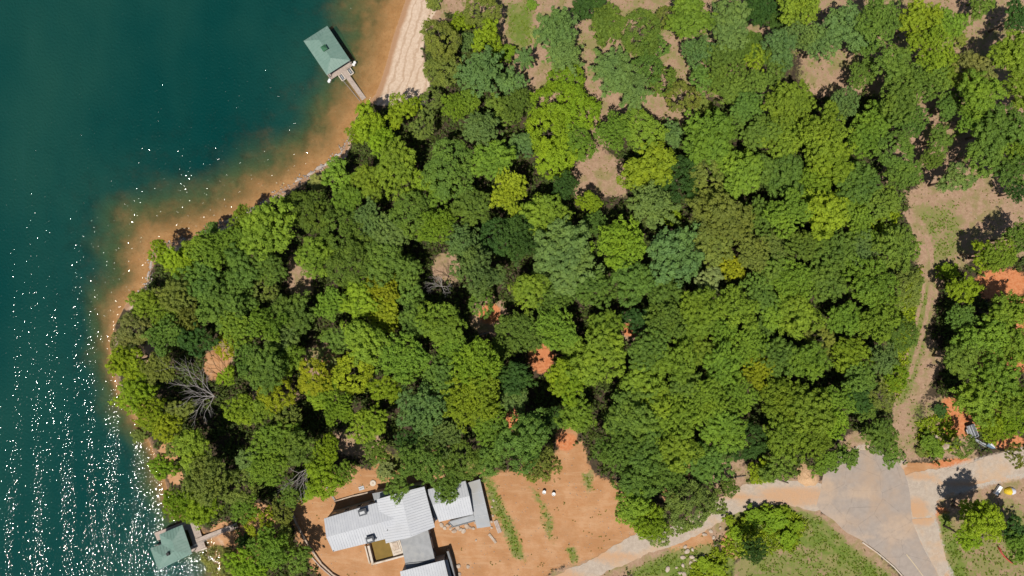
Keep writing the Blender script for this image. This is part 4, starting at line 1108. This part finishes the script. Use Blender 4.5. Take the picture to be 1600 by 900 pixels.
TREES = """
677,5,16,Os 688,60,30,Of 692,108,27,Of 717,38,17,Lo 752,14,27,Of 763,55,24,Lo 752,112,40,Bp 790,82,17,Lo 796,128,22,Bo 730,66,15,Bo 706,168,22,Ho 735,160,20,Go 672,155,18,Of
625,175,25,Lo 575,185,25,Lo 554,206,17,Lo 592,216,28,Lo 660,195,20,Of 620,262,36,Go 702,264,42,Mf 752,202,32,Bp 781,166,22,Mo 770,250,32,Go 530,272,24,Go 495,288,18,Ps 575,282,26,Go 668,287,20,Ho
820,90,18,Bp 868,45,38,Bp 882,84,30,Bp 925,5,22,Do 830,8,12,Gs 948,38,28,Mo 1000,48,34,Mf 958,108,38,Bp 988,138,34,Bp 1022,75,22,Mf 1078,28,36,Go 1140,38,38,Bo 1168,72,26,Mo 1090,80,26,Bo 1130,98,28,Mo
1186,14,26,Do 1188,92,20,Ho 1066,150,25,Of 885,122,26,Lf 868,160,36,Lf 905,170,32,Lf 858,206,38,Lf 905,222,26,Gf 870,246,32,Lf 811,166,24,Mo 816,226,24,Bo 798,302,34,Yo 958,206,30,Go 1005,202,32,Gf 1016,260,40,Ho
1050,212,20,Bo 1105,212,40,Go 1128,250,30,Go 1060,280,36,Df 1105,276,30,Of 1166,166,26,Mo 1190,205,30,Mo 1160,270,32,Go 1196,262,26,Mo 880,288,22,Do 1146,190,20,Mf
1250,10,32,Go 1206,26,20,Do 1250,52,28,Bo 1282,68,26,Bo 1322,44,38,Bo 1372,34,36,Mo 1436,28,30,Ho 1452,76,36,Ho 1482,40,26,Go 1532,12,18,Mo 1592,24,22,Do 1218,74,28,Bo 1212,104,24,Mo 1236,160,36,Go 1282,202,40,Go 1222,212,36,Go
1320,162,24,Bo 1346,112,24,Mo 1440,132,38,Mo 1402,160,32,Mo 1424,188,26,Mo 1370,182,26,Go 1350,216,28,Go 1402,236,30,Mf 1300,250,34,Ho 1414,272,26,Mo 1520,110,28,Po 1524,144,34,Go 1580,86,36,Go 1592,140,30,Go 1562,200,40,Mo
1520,186,26,Go 1470,216,20,Mo 1540,236,32,Mo 1592,222,28,Go 1582,262,30,Mo 1490,280,24,Bo 1342,286,32,Mo 1232,276,34,Mo 1268,292,28,Ho 1592,300,20,Do
420,358,42,Go 480,330,34,Mf 494,404,30,Go 546,310,24,Go 530,360,34,Mf 577,345,30,Bo 572,378,28,Mf 612,366,26,Bo 642,336,34,Mf 682,308,20,Go 680,354,30,Ho 736,322,30,Mo 726,380,32,Bp 748,422,40,Bo 780,370,30,Df 546,414,34,Mf
600,408,34,Mo 632,426,26,Mo 596,450,30,Yo 564,470,30,Ho 600,490,26,Yo 520,474,26,Go 460,490,32,Mo 420,418,26,Mo 412,452,20,Of 640,470,24,Mo 650,502,26,Mo 690,506,34,Go 708,545,28,Go 752,476,20,Mf 420,505,30,Go 442,530,28,Bo 415,576,34,Mo
450,560,26,Go 576,530,36,Go 632,560,40,Go 532,528,22,Mo 552,580,34,Yf 500,562,20,Pf 490,592,28,Yf 746,570,40,Ho 690,592,30,Mo 790,540,22,Mo 792,506,18,Mo
850,336,36,Go 815,372,38,Do 880,384,42,Bo 898,422,40,Bo 852,412,26,Bo 920,316,18,Lo 928,350,20,Mo 970,382,40,Ho 1020,320,40,Bp 1046,336,14,Lo 1056,400,42,Bo 1130,340,44,Oo 1112,384,32,Oo 1140,420,22,Yo 1110,440,22,Po 1176,398,28,Oo 1188,340,28,Mo
830,450,30,Go 870,466,28,Mo 926,450,30,Mo 990,446,36,Mo 1040,460,28,Mo 1096,476,32,Go 1150,480,34,Go 1186,460,28,Mo 820,520,32,Mo 870,516,34,Go 892,542,24,Go 946,506,26,Go 1002,498,22,Do 1040,502,32,Mo 1080,512,30,Go 945,550,36,Go 915,576,34,Go
1012,546,30,Mo 1055,562,36,Go 1092,546,28,Go 1130,520,24,Go 1170,540,32,Go 1130,572,32,Go 1186,580,30,Yo 880,592,26,Lo 806,592,26,Do 1000,590,34,Go 1190,510,22,Mo 1066,606,28,Mo
1230,330,36,Go 1290,340,36,Ho 1326,312,28,Go 1346,350,28,Go 1380,316,32,Mp 1380,350,22,Lf 1218,384,28,Oo 1215,424,30,Mo 1256,384,28,Mo 1300,394,34,Mo 1342,388,30,Bo 1400,386,34,Mo 1242,440,34,Go 1290,440,30,Mo 1356,440,38,Go 1418,452,28,Of
1250,492,34,Go 1214,490,28,Go 1320,496,28,Go 1370,500,36,Go 1408,522,26,Mf 1282,532,24,Of 1215,556,32,Mo 1262,562,32,Go 1330,556,30,Ho 1384,560,26,Bp 1402,588,20,Lf 1344,592,28,Mo
1562,400,26,Go 1534,396,20,Lo 1592,372,26,Mo 1482,422,20,Ls 1502,450,22,Lo 1572,490,34,Go 1506,496,24,Mo 1540,530,36,Go 1592,546,32,Go 1500,562,28,Mo 1552,590,36,Go
256,392,20,Lo 280,408,26,Lo 330,388,32,Go 302,392,20,Go 332,362,16,Mo 386,346,26,Go 366,382,30,Go 380,422,30,Mo 320,440,34,Mo 346,476,36,Mo 276,460,26,Oo 226,476,26,Go 212,514,26,Pf 256,490,22,Go 260,526,30,Mo 290,500,28,Oo 186,530,15,Pf
198,566,28,Lo 250,576,26,Oo 306,530,24,Do 350,542,18,Yf 370,510,26,Go 394,560,28,Mo 356,586,15,Lo 382,468,24,Mo
210,616,28,Lo 236,650,28,Lo 262,666,24,Yo 217,682,16,Os 286,640,20,Oo 300,702,32,Go 256,730,20,Lo 276,692,20,Of 322,750,36,Oo 280,786,27,Lo 312,790,28,Lo 382,640,26,Ho 396,716,24,Bo 370,762,30,Of 386,792,24,Go 346,880,28,Pf 386,882,28,Lo 382,846,18,Ds
410,640,20,Go 430,618,28,Yf 450,656,22,Of 506,614,28,Ho 530,642,26,Ho 576,662,28,Ho 604,612,22,Lo 516,700,22,Lo 430,690,34,Go 470,700,26,Mo 420,732,30,Go 506,750,32,Lo 536,736,20,Go 480,770,20,Ls
660,640,40,Bo 692,682,34,Bo 740,620,46,Ho 766,664,28,Go 590,702,22,Mo 640,690,22,Do 660,722,34,Mo 625,756,20,Mo 602,734,22,Ps 692,742,26,Mf 722,722,30,Mf 702,766,20,Mo 652,772,12,Mo 422,860,34,Go 442,838,20,Oo 404,820,24,Yf 472,872,20,Mo 440,800,18,Of 452,776,18,Mo 765,716,26,Mo
820,690,44,Mo 842,724,30,Oo 896,652,30,Go 890,610,24,Lo 806,622,22,Bo 986,648,44,Mo 1022,622,34,Go 1062,652,38,Go 1102,622,34,Go 1152,618,30,Go 960,696,36,Mo 1012,702,36,Mo 1062,702,34,Go 1130,672,36,Go 1170,692,30,Df 1000,746,34,Mo 1050,742,30,Mo 1102,722,34,Mo
986,790,30,Go 1012,812,30,Lo 1026,838,18,Pf 1080,790,36,Of 1050,816,24,Of 1110,782,24,Of 1140,760,16,Mo 1190,736,20,Lo 1176,860,21,Do 860,655,20,Do
1220,622,34,Go 1262,640,36,Go 1310,622,28,Go 1338,626,22,Do 1226,682,34,Go 1274,684,29,Go 1302,658,24,Ho 1292,722,20,Go 1326,714,20,Mp 1376,682,28,Mo 1394,706,18,Mo 1210,730,24,Mo 1350,640,20,Mo 1378,622,20,Of
1450,690,18,Gs 1466,706,14,Gs 1506,698,18,Of 1530,630,34,Go 1590,622,34,Go 1546,666,22,Lo 1580,662,24,Lo 1540,816,30,Lo 1512,842,20,Lo 1520,798,20,Lo 1592,852,26,Go 1584,826,18,Do 1592,712,18,Of
1036,128,22,Mf 1120,132,24,Mo 1152,138,26,Mo 1186,128,20,Mo 1040,28,20,Of 1096,122,18,Mo 904,16,16,Do 1010,106,24,Mf 1350,72,22,Mo 1396,100,30,Mo 1480,112,24,Go 1482,168,22,Mo 838,52,14,Ps 1455,250,18,Mo 1502,60,14,Os 1100,165,16,Os 1180,806,20,Ls 1214,812,24,Ls 1150,832,16,Ls 1232,842,18,Ls 1100,880,14,Ls 1120,890,16,Ls 1470,640,14,Ds 1440,706,12,Os  1245,822,12,Ls 1165,818,15,Ls 1140,812,12,Ls 1200,798,13,Ls 1228,800,13,Ls
"""  # dark tree right of boulder heap stands in for a tree's cast shadow
LM = [('upper green-roofed dock', 512, 80), ('sandy beach', 635, 90), ('dead lakeside tree', 312, 600), ('L-roofed dock', 268, 855), ('grey metal house roof', 600, 810), ('orange mid-wood clearing', 847, 560), ('tan upper-middle clearing', 937, 270),
      ('tan upper-right clearing', 1285, 120), ('paved turning circle', 1350, 780), ('wheel track', 1445, 390), ('boulder heap', 1080, 865), ('red dirt pocket', 1565, 445), ('open clay lot', 880, 800), ('grey trailer', 1515, 672),
      ('bare canopy snag', 686, 440), ('brown mid-wood gap', 765, 492), ('small two-part brown gap', 986, 516), ('sandy left spit', 205, 420), ('tan top-middle strip', 925, 80), ('bare top-right patch', 1525, 45), ('dome tent', 1577, 767),
      ('upper shore rock ledges', 505, 258), ('brown left-canopy gap', 468, 435), ('dead branch by house', 465, 745), ('tan right-hand meadow', 1530, 330)]
ORD = ['nearest', 'second nearest', 'third nearest', 'fourth nearest', 'fifth nearest', 'sixth nearest', 'seventh nearest', 'eighth nearest', 'ninth nearest', 'tenth nearest', 'eleventh nearest', 'twelfth nearest']
def where(x, y):
    n, lx, ly = min(LM, key=lambda l: math.hypot(x - l[1], y - l[2]))
    dx, dy = x - lx, y - ly; a = math.degrees(math.atan2(-dy, dx)) % 360
    w = ['right of', 'upper right of', 'above', 'upper left of', 'left of', 'lower left of', 'below', 'lower right of'][int((a + 22.5) // 45) % 8]
    return n, w, math.hypot(dx, dy)
rt = random.Random(77)
ent = []
for tok in TREES.split():
    a = tok.split(','); x, y, r_ = float(a[0]), float(a[1]), float(a[2]); ck, kd = a[3]
    n, w, d = where(x, y)
    kn = {'o': 'broadleaf tree', 'f': 'soft-leaved tree', 'p': 'feathery pine', 's': 'bush'}[kd]
    ent.append([x, y, r_, ck, kd, n, w, d, kn])
cnt = {}
for e in sorted(ent, key=lambda e: e[7]):
    key = (e[3], e[8], e[5], e[6]); cnt[key] = cnt.get(key, 0) + 1; e.append(cnt[key])
for e in ent:
    x, y, r_, ck, kd, n, w, d, kn, k_ = e
    tot = cnt[(ck, kn, n, w)]
    szw = 'small' if r_ < 21 else 'large' if r_ > 35 else 'medium'
    lab = f'{szw} {CNAME[ck]} {kn} {w} the {n}' + (f', {ORD[k_ - 1]}' if tot > 1 else '')
    nm = {'o': 'broadleaf_tree', 'f': 'broadleaf_tree', 'p': 'pine_tree', 's': 'bush'}[kd]
    rm0 = r_ * S
    if kd == 's': hcen = rm0 * .35
    elif kd == 'p': hcen = 5.5 + rm0 * .7 + rt.uniform(-1, 2)
    else: hcen = 3.0 + rm0 * 1.05 + rt.uniform(-1.5, 1.8)
    if r_ < 18 and kd != 's': hcen = 1.5 + rm0 * .9
    if kd == 'f' and ck == 'L': hcen = 3.2 + rm0 * .5
    p = P(x, y, hcen + rm0 * .3)
    z = max(gz(p.x, p.y), .0)
    rm = rm0 * (H - z - hcen) / H * (1.07 if y < 190 and 790 < x else 1.06)
    root = thing(nm, lab, 'bush' if kd == 's' else 'tree', (p.x, p.y, z), 'bushes' if kd == 's' else 'trees of the wood')
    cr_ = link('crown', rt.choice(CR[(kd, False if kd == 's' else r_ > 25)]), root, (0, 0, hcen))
    q = rt.uniform(.9, 1.1); cr_.scale = (rm * q, rm / q, rm * rt.uniform(.95, 1.25) * (.6 if kd == 's' else 1)); cr_.rotation_euler = (rt.uniform(-.08, .08), rt.uniform(-.08, .08), rt.uniform(0, 6.28))
    base = COLS[ck]; v = rt.uniform(.86, 1.16); hsh = rt.uniform(-.10, .10)
    cr_.color = (base[0] * v * (1 + hsh), base[1] * v, base[2] * v * (1 - hsh), 1)
    tk = link('trunk', rt.choice(TK), root); tk.scale = (max(hcen, rm * .8) * .9, max(hcen, rm * .8) * .9, hcen + rm * .15); tk.rotation_euler = (0, 0, rt.uniform(0, 6.28))

# dead trees
def dead_tree(bx, by, tips, label, name='dead_tree', r0=.16, hb=6.0):
    b = P(bx, by); rr = random.Random(int(bx)); mb = MB(); tk = MB()
    fork = P(bx + (tips[0][0] - bx) * .05, by + (tips[0][1] - by) * .05, hb)
    tk.tube([b - Vector((0, 0, .3)), b.lerp(fork, .5) + Vector((.15, .1, 0)), fork], [r0 * 1.3, r0 * 1.1, r0], 7)
    t = thing(name, label, 'dead tree', b)
    tk.part('trunk', M['deadwood'], t, b, True)
    def twig(a, c, r_, lev):
        d = c - a; L = d.length
        m1 = a + d * .33 + Vector((rr.uniform(-1, 1), rr.uniform(-1, 1), rr.uniform(-.3, .6))) * L * .08
        m2 = a + d * .68 + Vector((rr.uniform(-1, 1), rr.uniform(-1, 1), rr.uniform(-.3, .6))) * L * .08
        mb.tube([a, m1, m2, c], [r_, r_ * .8, r_ * .55, r_ * .25], 5)
        if lev > 0:
            for k in range(4 if lev > 1 else 3):
                s_ = [m1, m2, m1.lerp(m2, .5), a.lerp(m1, .6)][k]
                dd = d.normalized() * L * rr.uniform(.28, .5)
                off = Vector((-d.y, d.x, 0)).normalized() * L * rr.uniform(.15, .34) * rr.choice((-1, 1))
                twig(s_, s_ + dd + off + Vector((0, 0, rr.uniform(-.2, .6))), r_ * .55, lev - 1)
    for (x, y, h) in tips: twig(fork, P(x, y, h), r0 * .7, 2)
    mb.part('branches', M['deadwood'], t, b)
dead_tree(338, 622, [(268, 560, 9), (297, 562, 10), (288, 590, 10), (290, 612, 9), (295, 648, 9), (318, 655, 9), (284, 625, 10)], 'dead grey tree with bare branches spreading left near the lakeside', r0=.115, hb=7.5)
dead_tree(692, 448, [(664, 440, 8), (690, 432, 9), (705, 452, 8), (668, 450, 8), (700, 462, 7), (676, 428, 8)], 'bare grey snag in a dark gap of the mid canopy', r0=.09, hb=6)
dead_tree(486, 730, [(441, 754, 7), (450, 767, 8), (459, 776, 7), (472, 758, 7)], 'bare grey dead branch tree left of the house yard', r0=.13, hb=5)
dead_tree(598, 560, [(560, 545, 4), (585, 575, 4)], 'thin bare sapling in the canopy gap below the yellow-green trees', r0=.07, hb=3)

# ------------------------------------------------------------------ ground cover
def scatter(name, mask, dens, size, label, cat, cols, hgt, seed, clump=None):
    rng = np.random.default_rng(seed)
    f = QF[mask]; n = rng.poisson(dens * .36, len(f)); idx = np.repeat(np.arange(len(f)), n)
    a = f[idx][:, 0]; x = XX.ravel()[a] + rng.random(len(idx)) * .6; y = YY.ravel()[a] + rng.random(len(idx)) * .6
    z = terrain(x, y)[0]
    C = np.stack([x, y, z + hgt * .25], 1)
    V, F, t = leafcloud(C, np.full(len(C), hgt), 7, size, rng, up=1.0, flat=.8, jit=.7)
    o = link(name, mesh_np(name, V, F, M['leaf'], {'tint': ('FACE', t)}))
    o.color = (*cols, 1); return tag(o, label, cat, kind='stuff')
inff = INF.ravel()[QF].all(1) & (sdf > 1.0)
gm = MK['grass'].ravel()[QF].mean(1); tm = MK['tan'].ravel()[QF].mean(1); cm = np.maximum(MK['clay'], MK['red']).ravel()[QF].mean(1); bm_ = MK['beach'].ravel()[QF].mean(1)
pxf = PXg.ravel()[QF].mean(1); pyf = PYg.ravel()[QF].mean(1)
fr = np.random.default_rng(3); 
def cl(x, y, s): return .5 + .25 * np.sin(x * s + 1.7 * np.sin(y * s * 1.3)) + .25 * np.sin(y * s * 1.7 + 2.1 * np.sin(x * s * .8))
patch = cl(pxf, pyf, .09)
def inpoly(pts): return inside(pxf, pyf, np.array(pts, float))
roadz = inpoly([(1110, 775), (1205, 742), (1300, 735), (1345, 700), (1400, 715), (1420, 735), (1640, 680), (1640, 745), (1465, 785), (1485, 900), (1500, 960), (1440, 960), (1350, 850), (1290, 805), (1190, 795), (1060, 855), (900, 910), (840, 960), (840, 905), (1020, 825)])
housez = inpoly([(500, 800), (580, 765), (665, 752), (752, 745), (770, 826), (720, 835), (700, 960), (560, 900), (515, 865)])
lush = inpoly([(1130, 800), (1225, 785), (1262, 815), (1240, 860), (1150, 868), (1130, 880), (1140, 905), (1075, 905), (1080, 880), (1110, 862), (1140, 840)]) | inpoly([(1440, 415), (1425, 520), (1405, 620), (1380, 600), (1400, 500), (1420, 430)]) | inpoly([(1430, 660), (1480, 640), (1500, 700), (1440, 715)])
ok = inff & ~roadz & ~housez
scatter('grass', ok & (gm > .35 + .4 * fr.random(len(patch))) & (patch > .2), 3.6, .13, 'short green grass on the verges and the clay lot edges', 'grass', (.17, .245, .026), .16, 11)
scatter('undergrowth', ok & lush, 5.0, .26, 'lush lime undergrowth beside the drive and the track', 'undergrowth', (.24, .32, .022), .5, 12)
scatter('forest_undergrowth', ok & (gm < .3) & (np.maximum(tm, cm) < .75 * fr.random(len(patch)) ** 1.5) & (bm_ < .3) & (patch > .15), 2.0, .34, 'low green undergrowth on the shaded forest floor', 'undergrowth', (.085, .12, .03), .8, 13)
scatter('weeds', ok & ((tm > .3) | (cm > .4) & (patch > .8)) & (patch > .45) & (fr.random(len(patch)) < .5), 1.1, .12, 'sparse low weeds scattered over the bare clearings', 'weeds', (.2, .21, .05), .14, 14)

# ------------------------------------------------------------------ loose stones
def stones(name, pts, smin, smax, mtl, label, seed):
    """many small loose stones in one object: pts is an (n,2) array of ground positions"""
    rng = np.random.default_rng(seed); n = len(pts)
    base = np.array([[1, 0, 0], [-1, 0, 0], [0, 1, 0], [0, -1, 0], [0, 0, 1], [0, 0, -.6], [.7, .7, .45], [-.7, -.7, .45]], float)
    tri = np.array([[4, 0, 6], [4, 6, 2], [4, 2, 1], [4, 1, 7], [4, 7, 3], [4, 3, 0], [6, 0, 2], [7, 1, 3], [5, 2, 0], [5, 1, 2], [5, 3, 1], [5, 0, 3]])
    sc = rng.uniform(smin, smax, (n, 1, 1)) * rng.uniform(.6, 1.2, (n, 1, 3)) * np.array([1, 1, .6])
    V = base[None] * (1 + rng.normal(size=(n, 8, 3)) * .18) * sc
    a = rng.uniform(0, 6.28, n); ca, sa = np.cos(a)[:, None], np.sin(a)[:, None]
    V = np.stack([V[..., 0] * ca - V[..., 1] * sa, V[..., 0] * sa + V[..., 1] * ca, V[..., 2]], -1)
    z = terrain(pts[:, 0], pts[:, 1])[0]
    V += np.concatenate([pts, z[:, None]], 1)[:, None, :]
    F = (tri[None] + (np.arange(n) * 8)[:, None, None]).reshape(-1, 3)
    return tag(link(name, mesh_np(name, V.reshape(-1, 3), F, mtl)), label, 'stones', kind='stuff')
rng = np.random.default_rng(8)
pl = []
for i in range(11, 25):
    a, b = SHX[i], SHX[i + 1]; L = np.linalg.norm(b - a); t = rng.random(int(L * 5)); nrm2 = np.array([(b - a)[1], -(b - a)[0]]) / L
    pl.append(a + t[:, None] * (b - a) + nrm2 * rng.normal(size=(len(t), 1)) * .55)
stones('shore_stones', np.vstack(pl), .1, .42, M['shorerock'], 'loose pale stones strewn along the rocky left shoreline', 1)
def on(mask, n):
    i = np.flatnonzero(mask); j = rng.choice(i, n); q = QF[j][:, 0]
    return np.stack([XX.ravel()[q] + rng.random(n) * .6, YY.ravel()[q] + rng.random(n) * .6], 1)
stones('yard_stones', on(inff & ~housez & (cm > .6) & (pyf > 690) & (pxf < 1010), 700), .05, .17, M['rock'], 'small stones and clods scattered over the orange clay yard', 2)
stones('clearing_stones', on(inff & ~roadz & (tm > .5), 700), .05, .16, M['rock'], 'small stones scattered over the tan clearings', 3)
